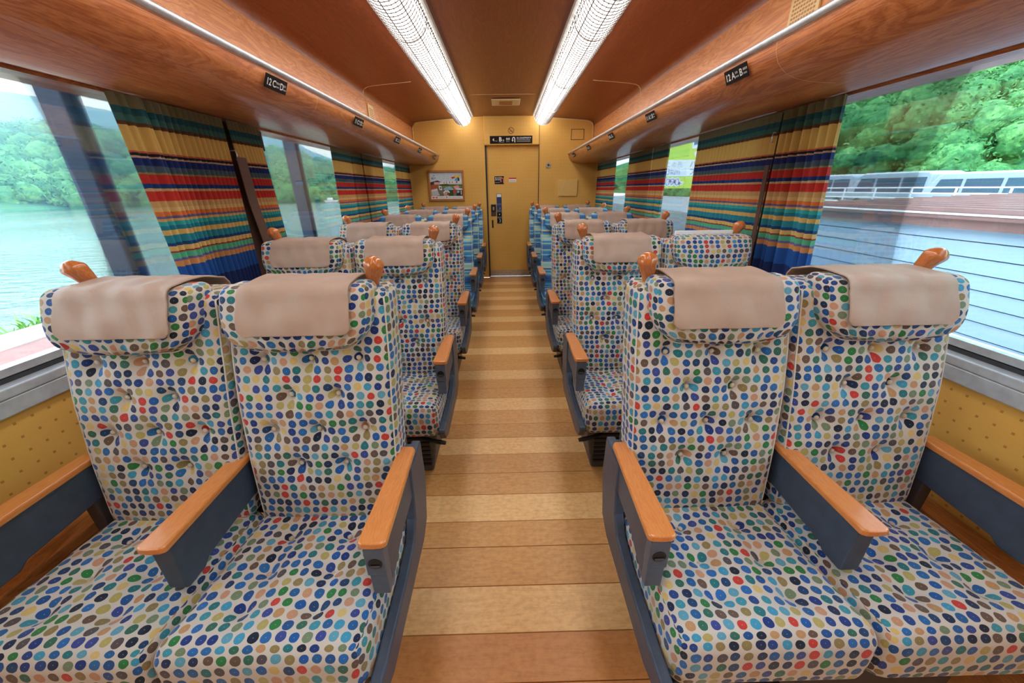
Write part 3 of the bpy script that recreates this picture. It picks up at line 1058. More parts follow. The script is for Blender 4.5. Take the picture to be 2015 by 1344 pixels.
def seat_meshes(s):
    ms = {}

    def dback(x, y, z):
        t = (z + .35) / .70
        zw = .405 + t * .690
        wid = 1 - .05 * np.clip(1 - t, 0, 1) ** 2 - .045 * np.clip((t - .7) / .3, 0, 1) ** 1.5
        front = np.clip((.03 - y) / .06, 0, 1)
        dent = np.zeros_like(x)
        for bx, bz in BUT:
            r2_ = (x - bx) ** 2 + (zw - bz) ** 2
            dent += .020 * np.exp(-r2_ / (2 * .012 ** 2)) + .012 * np.exp(-r2_ / (2 * .03 ** 2))
            dent += .007 * np.exp(-((x - bx) / .006) ** 2 - (np.abs(zw - bz + .02) / .045) ** 2)
            for sx in (-1, 1):
                dent += .003 * np.exp(-(((x - bx) * .83 - sx * (zw - bz) * .55) / .006) ** 2 - r2_ / (2 * .035 ** 2))
        puff = .016 * (1 - (x / .23) ** 2)
        wr = .0016 * np.sin(zw * 140 + 4 * np.sin(x * 30)) * np.exp(-((np.abs(x) - .2) / .05) ** 2)
        Y = yfront(zw) + (y + .06) * (1.0 + .25 * t) + front * (dent - puff + wr + .008)
        return x * wid, Y - Y0, zw

    ms['backrest'] = rbox(.455, .12, .70, .028, .011, dback, M['dots'], 'backrest', s)

    def dpil(x, y, z):
        t = (z + .1) / .20
        zw = .952 + t * .161
        rb = .08
        h = np.clip(t * .161, 0, rb)
        inset = rb - np.sqrt(np.maximum(rb ** 2 - (rb - h) ** 2, 0))
        sc = (.200 - inset) / .200
        zz = zw - .018 * (1 - (x / .206) ** 2) * np.clip(1 - t * 1.5, 0, 1) + .008
        front = np.clip((.03 - y) / .06, 0, 1)
        gath = .008 * np.sin(x * 150 + 2 * np.sin(x * 47)) * np.clip(1 - t * 2.6, 0, 1) * front
        bul = -.020 * np.sin(np.pi * np.clip(t, 0, 1) ** .8) * front * (1 - (x / .225) ** 4)
        Y = yfront(zw) + (y + .045) - .036 + gath + bul + .012 * (1 - t) * front
        return x * sc, Y - Y0, zz

    ms['head_pillow'] = rbox(.400, .105, .20, .03, .011, dpil, M['dots'], 'head_pillow', s)

    def dcov(x, y, z):
        # thin sheet: z runs along the path, y is the thickness
        L = .44
        u = (z + L / 2) / L * L        # 0 at the lower front hem
        pts = []
        for pz in (1.003, 1.02, 1.04, 1.058, 1.074, 1.087):
            zw_ = pz - .008
            tt = min(max((zw_ - .952) / .161, 0), 1)
            b = .020 * math.sin(math.pi * tt ** .8)
            pts.append((float(yfront(zw_)) - .0075 - .036 - b + .012 * (1 - tt) - .0075, pz))
        y1_ = pts[-1][0]
        yb = float(yfront(1.13))
        pts += [(y1_ + .004, 1.105), (y1_ + .014, 1.119), (y1_ + .030, 1.126), (yb + .025, 1.1275), (yb + .075, 1.127), (yb + .110, 1.120), (yb + .150, 1.110), (yb + .166, 1.088), (yb + .162, 1.045)]
        P = np.array(pts)
        seg = np.linalg.norm(np.diff(P, axis=0), axis=1)
        cum = np.concatenate([[0], np.cumsum(seg)])
        uu = u / L * cum[-1]
        py, pz = np.interp(uu, cum, P[:, 0]), np.interp(uu, cum, P[:, 1])
        e = .004
        ty = np.interp(uu + e, cum, P[:, 0]) - np.interp(uu - e, cum, P[:, 0])
        tz = np.interp(uu + e, cum, P[:, 1]) - np.interp(uu - e, cum, P[:, 1])
        ln = np.sqrt(ty ** 2 + tz ** 2) + 1e-9
        ny, nz = -tz / ln, ty / ln       # outward
        off = (-y)
        wv = .0016 * np.sin(x * 40 + u * 30) + .0012 * np.sin(x * 90 - u * 22)
        # rounded lower corners
        rc = .022
        hh = np.clip(uu, 0, rc)
        ins = rc - np.sqrt(np.maximum(rc ** 2 - (rc - hh) ** 2, 0))
        sc = (.147 - ins - .006 * np.clip((uu - .02) / .2, 0, 1)) / .149
        return x * sc, py + ny * (off + wv) - Y0, pz + nz * (off + wv)

    ms['head_cover'] = rbox(.298, .005, .44, .0022, .012, dcov, M['cover'], 'head_cover', s)

    def dcush(x, y, z):
        yw = .685 + y
        top = np.clip((z + .02) / .06, 0, 1)
        dent = np.zeros_like(x)
        for bx, by in CBUT:
            r2_ = (x - bx) ** 2 + (yw - by) ** 2
            dent += .016 * np.exp(-r2_ / (2 * .014 ** 2)) + .012 * np.exp(-r2_ / (2 * .035 ** 2))
        puff = .016 * (1 - (x / .235) ** 2) * (1 - (y / .23) ** 4)
        wr = .0025 * np.sin(x * 95 + 3 * np.sin(yw * 25)) * np.exp(-((yw - .67) / .1) ** 2)
        nose = .012 * np.clip((-y - .10) / .12, 0, 1)
        slope = -.05 * (y / .22)          # the front edge a little higher than the rear
        Z = .345 + z + top * (puff - dent + wr + nose) + slope * .25
        fy = np.clip((-y - .17) / .05, 0, 1)
        return x, yw - Y0 - .010 * fy * np.sin(np.pi * np.clip((z + .085) / .17, 0, 1)), Z

    ms['cushion'] = rbox(.462, .44, .17, .042, .013, dcush, M['dots'], 'cushion', s)
    bm = bmesh.new()
    bmesh.ops.create_uvsphere(bm, u_segments=10, v_segments=7, radius=.0075)
    bmesh.ops.scale(bm, vec=(1, .6, 1), verts=bm.verts)
    me = bpy.data.meshes.new('button')
    bm.to_mesh(me)
    bm.free()
    me.polygons.foreach_set('use_smooth', [True] * len(me.polygons))
    me.materials.append(M['button'])
    ms['button'] = me
    # piping round the front edge of the backrest
    for sd in (-1, 1):
        zz = np.linspace(.42, 1.075, 26)
        pp = []
        for z in zz:
            t = (z - .405) / .7
            wd = 1 - .05 * max(0, 1 - t) ** 2 - .045 * max(0, (t - .7) / .3) ** 1.5
            pp.append((sd * .2196 * wd, float(yfront(z)) + .0145 - Y0, z))
        ms['piping%d' % sd] = MB().tube(pp, .0024, 6).mesh('piping', M['piping'], smooth=True)
    # pillow piping (U shaped lower edge)
    m = MB()
    pts = []
    for k in np.linspace(-1, 1, 41):
        x = k * .187
        edge = max(0, abs(k) - .62) / .38
        z = .949 + .058 * edge ** 2.2 - .006 * (1 - k * k)
        pts.append((x, float(yfront(z)) - .010 - Y0, z + .004))
    m.tube(pts, .0022, 6)
    ms['pillow_piping'] = m.mesh('pillow_piping', M['piping'], smooth=True)
    # cat-paw grip
    bm = bmesh.new()
    bmesh.ops.create_uvsphere(bm, u_segments=32, v_segments=24, radius=1)
    for v in bm.verts:
        x, y, z = v.co
        t = (z + 1) / 2
        rad = np.interp(t, [0, .1, .35, .6, .8, 1.0], [.019, .0175, .0175, .0225, .0275, .026])
        h = math.sqrt(max(1e-6, x * x + y * y))
        prof = min(1, h / .75)
        an = math.atan2(y, x)
        lobes = 0
        if t > .66:
            wgt = min(1, (t - .66) / .15)
            # toes: grooves on the front upper part
            fx = x / max(h, 1e-6)
            front = max(0, -y / max(h, 1e-6))
            g = abs(math.sin(fx * math.pi * 1.5)) if True else 0
            lobes = wgt * (.0045 * (abs(math.cos(fx * 4.2)) - .5)) * (front * .8 + .2)
        rr = prof * (rad + lobes)
        zz = -.05 + .125 * t
        v.co = (rr * math.cos(an) * 1.05, rr * math.sin(an) * .95 - .006 * max(0, t - .6) / .4, zz)
    me = bpy.data.meshes.new('paw_grip')
    bm.to_mesh(me)
    bm.free()
    me.polygons.foreach_set('use_smooth', [True] * len(me.polygons))
    me.materials.append(M['paw'])
    ms['paw_grip'] = me
    # armrest wood cap
    def capmesh(front_w=.066, rear_w=.05, yf=.588, yr=.93):
        pts = []
        fr = .018
        for a in np.linspace(math.pi, 2 * math.pi, 9):
            pts.append((front_w / 2 * math.cos(a) if abs(math.cos(a)) > .99 else (front_w / 2) * np.sign(math.cos(a)) * (1 - (1 - abs(math.cos(a))) ** 2.2), yf + fr + fr * math.sin(a)))
        pts += [(rear_w / 2, yr - .012), (rear_w / 2 - .008, yr), (-rear_w / 2 + .008, yr), (-rear_w / 2, yr - .012)]
        mm = MB().prism([(p[0], p[1] - Y0) for p in pts], 'z', .598, .617)
        return mm.mesh('wood_cap', M['cap'], bevel=.005, seg=3)
    ms['wood_cap'] = capmesh()
    # arm body, side profile (y,z)
    prof = [(.607, .598), (.607, .462), (.613, .456), (.665, .456), (.685, .472), (.955, .490), (.955, .598)]
    ms['arm_body_c'] = MB().prism([(a - Y0, b) for a, b in prof], 'x', -.022, .022).mesh('armrest', M['slate'], bevel=.004)
    prof = [(.618, .598), (.618, .455), (.645, .455), (.72, .485), (.965, .505), (.965, .598)]
    ms['arm_body_a'] = MB().prism([(a - Y0, b) for a, b in prof], 'x', -.021, .021).mesh('armrest', M['slate'], bevel=.003)
    # control box on the aisle arm
    ms['control_box'] = MB().box(-.0235, .0235, .591 - Y0, .6185 - Y0, .510, .5965).mesh('control_box', M['slate_light'], bevel=.0025)
    ms['latch_block'] = MB().box(-.0205, .0205, .594 - Y0, .64 - Y0, .440, .5085).mesh('latch_block', M['slate_light'], bevel=.003)
    m = MB().tube([(0, .5912 - Y0, .550), (0, .5895 - Y0, .550)], .0165, 20)
    ms['recline_button'] = m.mesh('recline_button', M['black'])
    m = MB().prism([(.012 * math.cos(a), .547 + .010 * math.sin(a)) for a in np.linspace(math.pi, 2 * math.pi, 10)], 'y', .5892 - Y0, .586 - Y0)
    ms['button_lip'] = m.mesh('button_lip', M['dark'], bevel=.001, seg=1)
    # aisle side panel
    prof = [(.985, .597), (.992, .45), (.945, .30), (.88, .268), (.52, .262), (.455, .285), (.425, .335), (.432, .350), (.50, .345), (.70, .352), (.79, .372), (.83, .42), (.845, .5), (.85, .597)]
    ms['side_panel'] = MB().prism([(a - Y0, b) for a, b in prof], 'x', -.015, .015).mesh('side_panel', M['slate'], bevel=.006, seg=3)
    return ms


SM = {s: seat_meshes(s) for s in (-1, 1)}


def double_seat(s, fabric):
    """s=+1 right of the aisle; u grows from the aisle towards the window"""
    ms = SM[s]
    t = empty('double_seat', (s * .82, Y0, 0))
    X = lambda u: s * u

    def fab(o):
        o.material_slots[0].link = 'OBJECT'
        o.material_slots[0].material = M[fabric]
        return o

    # base
    b = MB().prism([(-.41, 0), (.40, 0), (.40, .12), (.44, .255), (-.45, .255), (-.43, .12)], 'y', .56 - Y0, .93 - Y0)
    if s < 0:
        b.v = [(-x, y, z) for x, y, z in b.v]
    base = b.build('pedestal', M['grille'], t, bevel=.01)
    for k in range(7):
        box('vent_slat', M['black'], base, X(-.405), X(-.10), .553 - Y0, .5595 - Y0, .045 + k * .026, .057 + k * .026)
    box('seat_frame', M['dark'], t, X(-.475), X(.475), .52 - Y0, .93 - Y0, .256, .272, bevel=.004)
    m = MB().tube([(X(-.38), .52 - Y0, .242), (X(-.44), .495 - Y0, .242), (X(-.475), .484 - Y0, .242), (X(-.503), .480 - Y0, .240)], [.008, .010, .011, .009], 8)
    m.build('foot_pedal', M['black'], t, smooth=True)
    box('back_frame', M['dark'], t, X(-.46), X(.44), 1.005 - Y0, 1.02 - Y0, .273, .62, bevel=.004)
    for u, side in ((-.25, -1), (.215, 1)):
        cu = add('cushion', ms['cushion'], t, (X(u), 0, 0))
        fab(cu)
        for bx, by in CBUT:
            add('button', ms['button'], cu, (bx, by - Y0, .4185), (math.pi / 2, 0, 0))
        ba = add('backrest', ms['backrest'], t, (X(u), 0, 0))
        fab(ba)
        for bx, bz in BUT:
            add('button', ms['button'], ba, (bx, float(yfront(bz)) + .016 - Y0, bz))
        add('piping', ms['piping-1'], ba)
        add('piping', ms['piping1'], ba)
        fab(add('head_pillow', ms['head_pillow'], ba, (s * .012, 0, 0)))
        add('pillow_piping', ms['pillow_piping'], ba, (s * .012, 0, 0))
        add('head_cover', ms['head_cover'], ba)
        pw = add('paw_grip', ms['paw_grip'], t, (X(u) + s * side * .169, 1.055 - Y0, 1.114), (math.radians(14), math.radians(16) * s * side, 0))
        pw['label'] = 'polished wooden grip shaped like a cat paw'
    # armrests
    arms = []
    for u, kind in ((-.488, 'a'), (.008, 'c'), (.478, 'c')):
        a = add('armrest', ms['arm_body_a' if kind == 'a' else 'arm_body_c'], t, (X(u), 0, 0))
        add('wood_cap', ms['wood_cap'], a)
        if kind == 'a':
            add('control_box', ms['control_box'], a)
            rb = add('recline_button', ms['recline_button'], a)
            add('button_lip', ms['button_lip'], a)
            add('latch_block', ms['latch_block'], a)
        else:
            if u > .3:
                box('arm_post', M['dark'], a, -.02, .02, .86 - Y0, .93 - Y0, .274, .49, bevel=.004)
    add('side_panel', ms['side_panel'], t, (X(-.500), 0, 0))
    return t


def kids(o):
    return [c for c in bpy.data.objects if c.parent is o]


def copy_tree(o, parent=None):
    c = o.copy()
    COL.objects.link(c)
    if parent is not None:
        c.parent = parent
    for ch in CH.get(o.name, []):
        copy_tree(ch, c)
    return c


protos = {}
for s in (-1, 1):
    for fb in ('dots', 'stripes'):
        protos[(s, fb)] = double_seat(s, fb)
CH = {}
for o in bpy.data.objects:
    if o.parent is not None:
        CH.setdefault(o.parent.name, []).append(o)
ORD = ['nearest the camera', 'second from the camera', 'third from the camera', 'fourth from the camera', 'fifth from the camera', 'farthest, by the door']
used = set()
seats = {}
for s in (-1, 1):
    for k in range(6):
        fb = 'dots' if k < 3 else 'stripes'
        p = protos[(s, fb)]
        if (s, fb) in used:
            o = copy_tree(p)
        else:
            o = p
            used.add((s, fb))
        o.location = (s * .82, Y0 + .945 * k, 0)
        seats[(s, k)] = o
        tag(o, '%s double seat %s of the aisle, %s' % ('multicoloured spotted' if fb == 'dots' else 'blue striped', 'left' if s < 0 else 'right', ORD[k]), 'seat', 'double train seats either side of the aisle')
# the window seat of the second right-hand pair has lost its head cover; a white strip shows on top
o = seats[(1, 1)]
bl = [c for c in bpy.data.objects if c.parent is o and c.name.split('.')[0] == 'backrest']
wb = max(bl, key=lambda c: c.location.x)
for c in [c for c in bpy.data.objects if c.parent is wb and c.name.split('.')[0] == 'head_cover']:
    bpy.data.objects.remove(c)
MB().box(-.155, .150, 1.03 - Y0, 1.05 - Y0, 1.115, 1.138).build('cover_strip', M['white'], wb, bevel=.004)


# ================================================================== OUTSIDE, LEFT: platform, lake, hills
Xp = OX - XW - .12
pf = struct(box('platform_paving', plain('red_paving', (150, 104, 96), .8, vscale=6), None, -5.3, Xp - .12, -8, 40, -.9, -.15))
pf.name = 'ground_platform'
kb = struct(box('platform_kerb', plain('pale_kerb', (206, 206, 200), .8, vscale=4), None, -5.85, -5.301, -8, 40, -.9, -.13))
kb.name = 'ground_kerb'
struct(box('ground_bank', plain('bank_grass', (98, 132, 70), .9, vscale=2), None, -7.2, -5.851, -8, 60, -2.6, -.45))
for yy, lab in ((2.96, 'grey steel platform post seen through the first left window'), (5.86, 'grey steel platform post seen through the second left window')):
    t = tag(empty('platform_post', (-3.0, yy, -.15)), lab, 'post', 'platform posts')
    pm = M.get('post') or plain('post_steel', (62, 78, 100), .5)
    M['post'] = pm
    box('flange', pm, t, -.075, .075, -.07, -.058, 0, 3.6)
    box('flange', pm, t, -.075, .075, .058, .07, 0, 3.6)
    box('web', pm, t, -.01, .01, -.0575, .0575, 0, 3.6)
    box('base_plate', pm, t, -.16, .16, -.16, .16, 0.001, .02)
# grass tuft on the bank
m = MB()
for k in range(60):
    a = rnd.uniform(0, 6.28)
    h = rnd.uniform(.2, .42)
    x, y = -6.15 + rnd.uniform(-.15, .15), 4.55 + rnd.uniform(-.25, .25)
    lx, ly = math.cos(a) * h * .7, math.sin(a) * h * .7
    px, py = -math.sin(a) * .012, math.cos(a) * .012
    m.raw([(x - px, y - py, -.45), (x + px, y + py, -.45), (x + lx * .5 + px, y + ly * .5 + py, -.45 + h * .8), (x + lx * .5 - px, y + ly * .5 - py, -.45 + h * .8), (x + lx, y + ly, -.45 + h)],
          [(0, 1, 2, 3), (3, 2, 4)])
tag(m.build('grass_tuft', plain('tuft_leaves', (130, 176, 90), .8)), 'green grass tuft on the bank beyond the platform', 'grass', kind='stuff')


def water():
    k = NT('lake_water')
    v = k.coord('Object', (1, 1, 1))
    n = k.noise(k.vmath('MULTIPLY', v, (.55, 1.3, 1)), 1.3, 5, .6)
    n3 = k.noise(k.vmath('MULTIPLY', v, (.02, .006, 1)), 1.0, 3)
    k.set(k.ramp(n3, [(.35, lin(54, 92, 88)), (.65, lin(82, 122, 120))]), k.ramp(n3, [(.4, (.06,) * 3 + (1,)), (.6, (.18,) * 3 + (1,))]), 0, .5)
    k.bump(n, .35, .25)
    return k.m


lake = mesh_from('ground_lake', [(-900, -400, -2.5), (-7.0, -400, -2.5), (-7.0, 900, -2.5), (-900, 900, -2.5)], [(0, 1, 2, 3)], water())
struct(add('ground_lake', lake))

SHORE = [(-150, -60), (-155, 20), (-150, 70), (-142, 100), (-137, 118), (-140, 138), (-118, 150), (-98, 168), (-92, 200), (-80, 220), (-62, 232), (-30, 245), (20, 260)]


def ridge(name, mat, dist, dd, azs, slopes, seed, base=-3.0, nr=40):
    """hill flank: rises from a base ring to a crest given as slope seen from the car"""
    r = random.Random(seed)
    na = 160
    az = np.linspace(azs[0], azs[-1], na)
    sl = np.interp(az, azs, slopes)
    vs, fs = [], []
    ph = [r.uniform(0, 6.3) for _ in range(12)]
    for j in range(nr + 1):
        t = j / nr
        for i in range(na):
            a = math.radians(az[i])
            d = dist + dd * t
            crest = 1.35 + sl[i] * (dist + dd)
            z = base + (crest - base) * math.sin(t * math.pi / 2) ** 1.1
            nz = sum(math.sin(az[i] * (.35 + .31 * q) * 2 + ph[q] + t * (2 + q)) * .5 ** (q * .5) for q in range(8))
            z += nz * crest * .006 * t
            vs.append((d * math.sin(a), d * math.cos(a), z))
    for j in range(nr):
        for i in range(na - 1):
            q = j * na + i
            fs.append((q, q + 1, q + na + 1, q + na))
    # back skirt so that the hill is solid
    n0 = len(vs)
    for i in range(na):
        x, y, z = vs[nr * na + i]
        vs.append((x * 1.25, y * 1.25, base))
    for i in range(na - 1):
        fs.append((nr * na + i, nr * na + i + 1, n0 + i + 1, n0 + i))
    return struct(add(name, mesh_from(name, vs, fs, mat, smooth=True)))


ridge('terrain_hill', M['hill'], 190, 260, [-80, -60, -50, -46, -43.6, -40, -36, -32, -28, -24, -20, -10, 0], [.06, .075, .085, .093, .087, .08, .07, .075, .07, .05, .04, .03, .02], 3)
ridge('terrain_mountain', M['mountain'], 560, 640, [-80, -60, -52, -48.7, -45.7, -44, -42.4, -38, -34, -30, -27.4, -25.5, -22, -18, -10, 0], [.09, .12, .14, .137, .134, .13, .124, .11, .118, .119, .110, .082, .058, .04, .03, .02], 5)


def crowns(name, mat, spots, label, seed, leaf, per):
    """tree crowns: a small inner body and a cloud of leaf blades round it"""
    bm = bmesh.new()
    bmesh.ops.create_icosphere(bm, subdivisions=2, radius=1)
    base = np.array([v.co[:] for v in bm.verts])
    tri = np.array([[v.index for v in f.verts] for f in bm.faces])
    bm.free()
    rs = np.random.RandomState(seed)
    V, Fc, n0 = [], [], 0
    unit = lambda a: a / np.maximum(np.linalg.norm(a, axis=1, keepdims=True), 1e-6)
    for k, (x, y, z, rx, rz) in enumerate(spots):
        c = np.array([x, y, z])
        sc = np.array([rx, rx * rs.uniform(.85, 1.15), rz])
        lump = lambda d: 1 + .16 * np.sin(d[:, 0] * 6 + k) * np.sin(d[:, 1] * 7 + k * 2.3) + .12 * np.sin(d[:, 2] * 9 + k * 1.7)
        V.append(base * lump(base)[:, None] * .82 * sc + c)
        Fc.append(tri + n0)
        n0 += len(base)
        n = int(per * rs.uniform(.8, 1.2))
        d = unit(rs.normal(size=(n, 3)))
        p = d * lump(d)[:, None] * rs.uniform(.78, 1.06, (n, 1)) * sc + c
        nn = unit(d + .75 * rs.normal(size=(n, 3)))
        t1 = unit(np.cross(nn, rs.normal(size=(n, 3))))
        t2 = np.cross(nn, t1)
        sz = leaf * rs.uniform(.6, 1.3, (n, 1))
        q = np.stack([p - t1 * sz, p - t2 * sz * .55, p + t1 * sz, p + t2 * sz * .55], 1).reshape(-1, 3)
        V.append(q)
        i = n0 + np.arange(n) * 4
        Fc.append(np.concatenate([np.stack([i, i + 1, i + 2], 1), np.stack([i, i + 2, i + 3], 1)]))
        n0 += 4 * n
    V = np.concatenate(V)
    Fc = np.concatenate(Fc)
    me = bpy.data.meshes.new(name)
    me.vertices.add(len(V))
    me.vertices.foreach_set('co', V.astype(np.float32).ravel())
    me.loops.add(Fc.size)
    me.loops.foreach_set('vertex_index', Fc.astype(np.int32).ravel())
    me.polygons.add(len(Fc))
    me.polygons.foreach_set('loop_start', np.arange(0, Fc.size, 3, dtype=np.int32))
    me.polygons.foreach_set('loop_total', np.full(len(Fc), 3, dtype=np.int32))
    me.update()
    me.materials.append(mat)
    return tag(add(name, me), label, 'trees', kind='stuff')


sp = []
sh = [Vector(p) for p in SHORE]
for i in range(len(sh) - 1):
    L = (sh[i + 1] - sh[i]).length
    for k in range(int(L / 1.7)):
        p = sh[i].lerp(sh[i + 1], rnd.random())
        out = p.normalized()
        dd = rnd.uniform(0, 26)
        rr = rnd.uniform(2.0, 4.6)
        q = p + out * dd
        sp.append((q.x, q.y, -2.6 + rr * .55 + dd * .20 + rnd.uniform(0, 1.0), rr, rr * rnd.uniform(.75, 1.15)))
for k in range(900):
    a = math.radians(rnd.uniform(-66, -12))
    d = 185 + 250 * rnd.random() ** 1.2
    t = (d - 190) / 260
    slp = np.interp(math.degrees(a), [-80, -60, -50, -46, -43.6, -40, -36, -32, -28, -24, -20, -10, 0], [.06, .075, .085, .093, .087, .08, .07, .075, .07, .05, .04, .03, .02])
    zc = -3 + (1.35 + slp * 450 + 3) * math.sin(min(max(t, 0), 1) * math.pi / 2) ** 1.1
    rr = rnd.uniform(3.2, 6.5)
    sp.append((d * math.sin(a), d * math.cos(a), zc + rr * .3, rr, rr * rnd.uniform(.7, 1.0)))
crowns('shore_trees', M['leaf_far'], sp, 'band of green trees along the far shore of the lake', 11, .62, 150)
# bank under the trees
vs, fs = [], []
for i, p in enumerate(sh):
    o_ = p.normalized()
    for dd, z in ((-3, -2.7), (0, -1.9), (30, 3.6), (70, 9)):
        q = p + o_ * dd
        vs.append((q.x, q.y, z))
for i in range(len(sh) - 1):
    for k in range(3):
        a = i * 4 + k
        fs.append((a, a + 4, a + 5, a + 1))
struct(add('terrain_shore', mesh_from('terrain_shore', vs, fs, M['hill'])))

# white hotel on the far hillside
th = tag(empty('lakeside_house', (-176, 318, 14)), 'white house on the wooded slope across the lake', 'building')
wh = plain('house_white', (236, 236, 232), .7)
box('house_wall', wh, th, -9, 9, -4, 4, 0, 7)
MB().prism([(-10, 7), (10, 7), (5, 10.5), (-5, 10.5)], 'y', -4.6, 4.6).build('house_roof', plain('house_roof', (206, 204, 200), .7), th)
for x in (-3, 4):
    box('chimney', wh, th, x - .6, x + .6, -1, 1, 9, 12.5)
th.rotation_euler = (0, 0, .5)
th.scale = (.75, .75, .6)
tb = tag(empty('lake_boat', (-66, 150, -2.45)), 'small white boat on the lake near the far shore', 'boat')
MB().raw([(-2, -.7, 0), (2, -.7, 0), (2, .7, 0), (-2, .7, 0), (-2.4, -.9, .8), (3, 0, .9), (-2.4, .9, .8), (1.6, -.9, .8), (1.6, .9, .8)],
         [(0, 3, 2, 1), (0, 1, 7, 4), (1, 5, 7), (1, 2, 5), (2, 8, 5), (2, 3, 6, 8), (0, 4, 6, 3), (4, 7, 5, 8, 6)]).build('hull', wh, tb)
box('cabin', wh, tb, -1.2, .6, -.5, .5, .8, 1.7, bevel=.1)

# ================================================================== OUTSIDE, RIGHT: shed, railing, vans, wooded hillside
struct(box('ground_road', plain('road_grey', (150, 152, 156), .9, vscale=1), None, 1.7, 60, -30, 80, -1.4, -1.2))
struct(box('ground_terrace', plain('terrace_grey', (150, 152, 154), .9, vscale=1), None, 10.0, 32, -10, 70, -1.19, .05))
sd = tag(empty('siding_shed', (5.0, 3, -1.2)), 'low shed with white board siding and brown roof outside the right window', 'building')
bz = [.895, .771, .61, .452, .295, .138, -.02, -.18, -.34, -.5, -.66, -.82]
sm = plain('siding_paint', (150, 176, 200), .6, var=.03, vscale=2)
box('wall_core', plain('siding_core', (112, 132, 152), .8), sd, .03, 4.5, -6, 3.6, 0, 2.09)
for a, b in zip(bz[:-1], bz[1:]):
    MB().prism([(-.012, b + 1.2 + .006), (.02, b + 1.2 + .006), (.02, a + 1.2 - .006), (.004, a + 1.2 - .006)], 'y', -6, 3.6).build('siding_board', sm, sd)
rb_ = plain('roof_brown', (128, 92, 88), .55, vscale=3)
box('fascia', rb_, sd, -.10, .03, -6.1, 3.7, 2.095, 2.19)
box('gutter', rb_, sd, -.16, -.03, -6.1, 3.7, 2.192, 2.235, bevel=.01)
MB().prism([(-.12, 2.24), (4.6, 2.36), (4.6, 2.32), (-.12, 2.20)], 'y', -6.1, 3.7).build('roof_sheet', rb_, sd)
for k in range(14):
    u = .10 + k * .33
    MB().prism([(u, 2.245 + .0254 * u), (u + .10, 2.245 + .0254 * u), (u + .085, 2.29 + .0254 * u), (u + .015, 2.29 + .0254 * u)], 'y', -6.1, 3.7).build('roof_rib', rb_, sd)
box('roof_edge_trim', M['white'], sd, -.17, -.10, -6.1, 3.7, 2.236, 2.25)

# white railing
rl = tag(empty('road_railing', (18, 16, .05)), 'white pipe railing in front of the parked vans', 'railing')
for k in range(13):
    y = -4 + k * 1.72
    MB().tube([(0, y, 0), (0, y, 1.17)], .035, 8).build('post', M['white'], rl)
for z in (.52, .72, .93, 1.15):
    MB().tube([(0, -4.2, z), (0, 17, z)], .026, 8).build('rail', M['white'], rl)


def van(y, x, label, hgt=1.72, L=4.5):
    t = tag(empty('parked_van', (x, y, .05)), label, 'van', 'parked white vans')
    vm = M.get('van') or plain('van_paint', (158, 172, 184), .3, var=.02)
    M['van'] = vm
    wg = M.get('vwin') or plain('van_glass', (70, 92, 110), .1)
    M['vwin'] = wg
    h = hgt
    prof = [(-L / 2, .28), (L / 2 - .1, .28), (L / 2, .45), (L / 2 - .02, .85), (L / 2 - .55, h - .12), (L / 2 - .8, h), (-L / 2 + .25, h), (-L / 2 + .05, h - .12), (-L / 2, .9)]
    MB().prism(prof, 'x', -.85, .85).build('body', vm, t, bevel=.06, seg=3).rotation_euler = (0, 0, 0)
    MB().prism([(-L / 2 + .15, h - .14), (L / 2 - .62, h - .14), (L / 2 - .85, h + .03), (-L / 2 + .3, h + .03)], 'x', -.8, .8).build('roof', M['white'], t, bevel=.04)
    z0, z1 = .92, h - .24
    for a, b in ((-L / 2 + .25, -L / 2 + 1.35), (-L / 2 + 1.5, L / 2 - 1.75), (L / 2 - 1.6, L / 2 - .75)):
        MB().prism([(a, z0), (b + (.25 if b > L / 2 - 1 else 0), z0), (b, z1), (a, z1)], 'x', -.875, -.852).build('side_window', wg, t)
    box('side_trim', M['slate'], t, -.87, -.852, -L / 2 + .1, L / 2 - .1, .52, .56)
    for yy in (-L / 2 + .8, L / 2 - .85):
        for xx in (-.87, .65):
            wv = MB().tube([(xx, yy, .3), (xx + .22, yy, .3)], .3, 20).build('wheel', M['black'], t)
            MB().tube([(xx - .01, yy, .3), (xx + .01, yy, .3)], .17, 14).build('hub', M['alu'], wv)
    box('tail_light', M['print_red'], t, -.84, -.70, -L / 2 - .02, -L / 2 + .02, .85, 1.15)
    return t


van(16.2, 20.6, 'white van parked rightmost behind the railing')
van(20.9, 21.2, 'white van parked in the middle behind the railing', 1.85)
van(25.6, 21.6, 'white van parked leftmost behind the railing, near the curtain', 1.85)
van(30.6, 21.8, 'white van parked far off behind the yellow billboard', 1.8)
van(11.2, 20.8, 'white van parked outside the right edge, nearest the camera', 1.7)

# wooded hillside
vs, fs = [], []
nx, ny = 30, 60
for j in range(ny + 1):
    for i in range(nx + 1):
        x, y = 27 + i * 2.6, -20 + j * 2.6
        z = .3 + (x - 27) * .62 + 1.5 * math.sin(x * .31 + y * .13) + 1.2 * math.sin(y * .21)
        vs.append((x, y, max(z, .2) if i else .2))
for j in range(ny):
    for i in range(nx):
        a = j * (nx + 1) + i
        fs.append((a, a + 1, a + nx + 2, a + nx + 1))
struct(add('terrain_hillside', mesh_from('terrain_hillside', vs, fs, M['leaf_near'], smooth=True)))
sp = []
for k in range(1500):
    u = rnd.random() ** 1.5
    x = 27 + u * 26
    y = rnd.uniform(2, 105)
    z = .3 + (x - 27) * .62 + 1.5 * math.sin(x * .31 + y * .13) + 1.2 * math.sin(y * .21)
    rr = rnd.uniform(.8, 1.9) * (1 + u * .3)
    sp.append((x, y, z + rr * .35, rr, rr * rnd.uniform(.7, 1.0)))
crowns('hillside_trees', M['leaf_near'], sp, 'dense green trees on the hillside outside the right windows', 21, .14, 300)

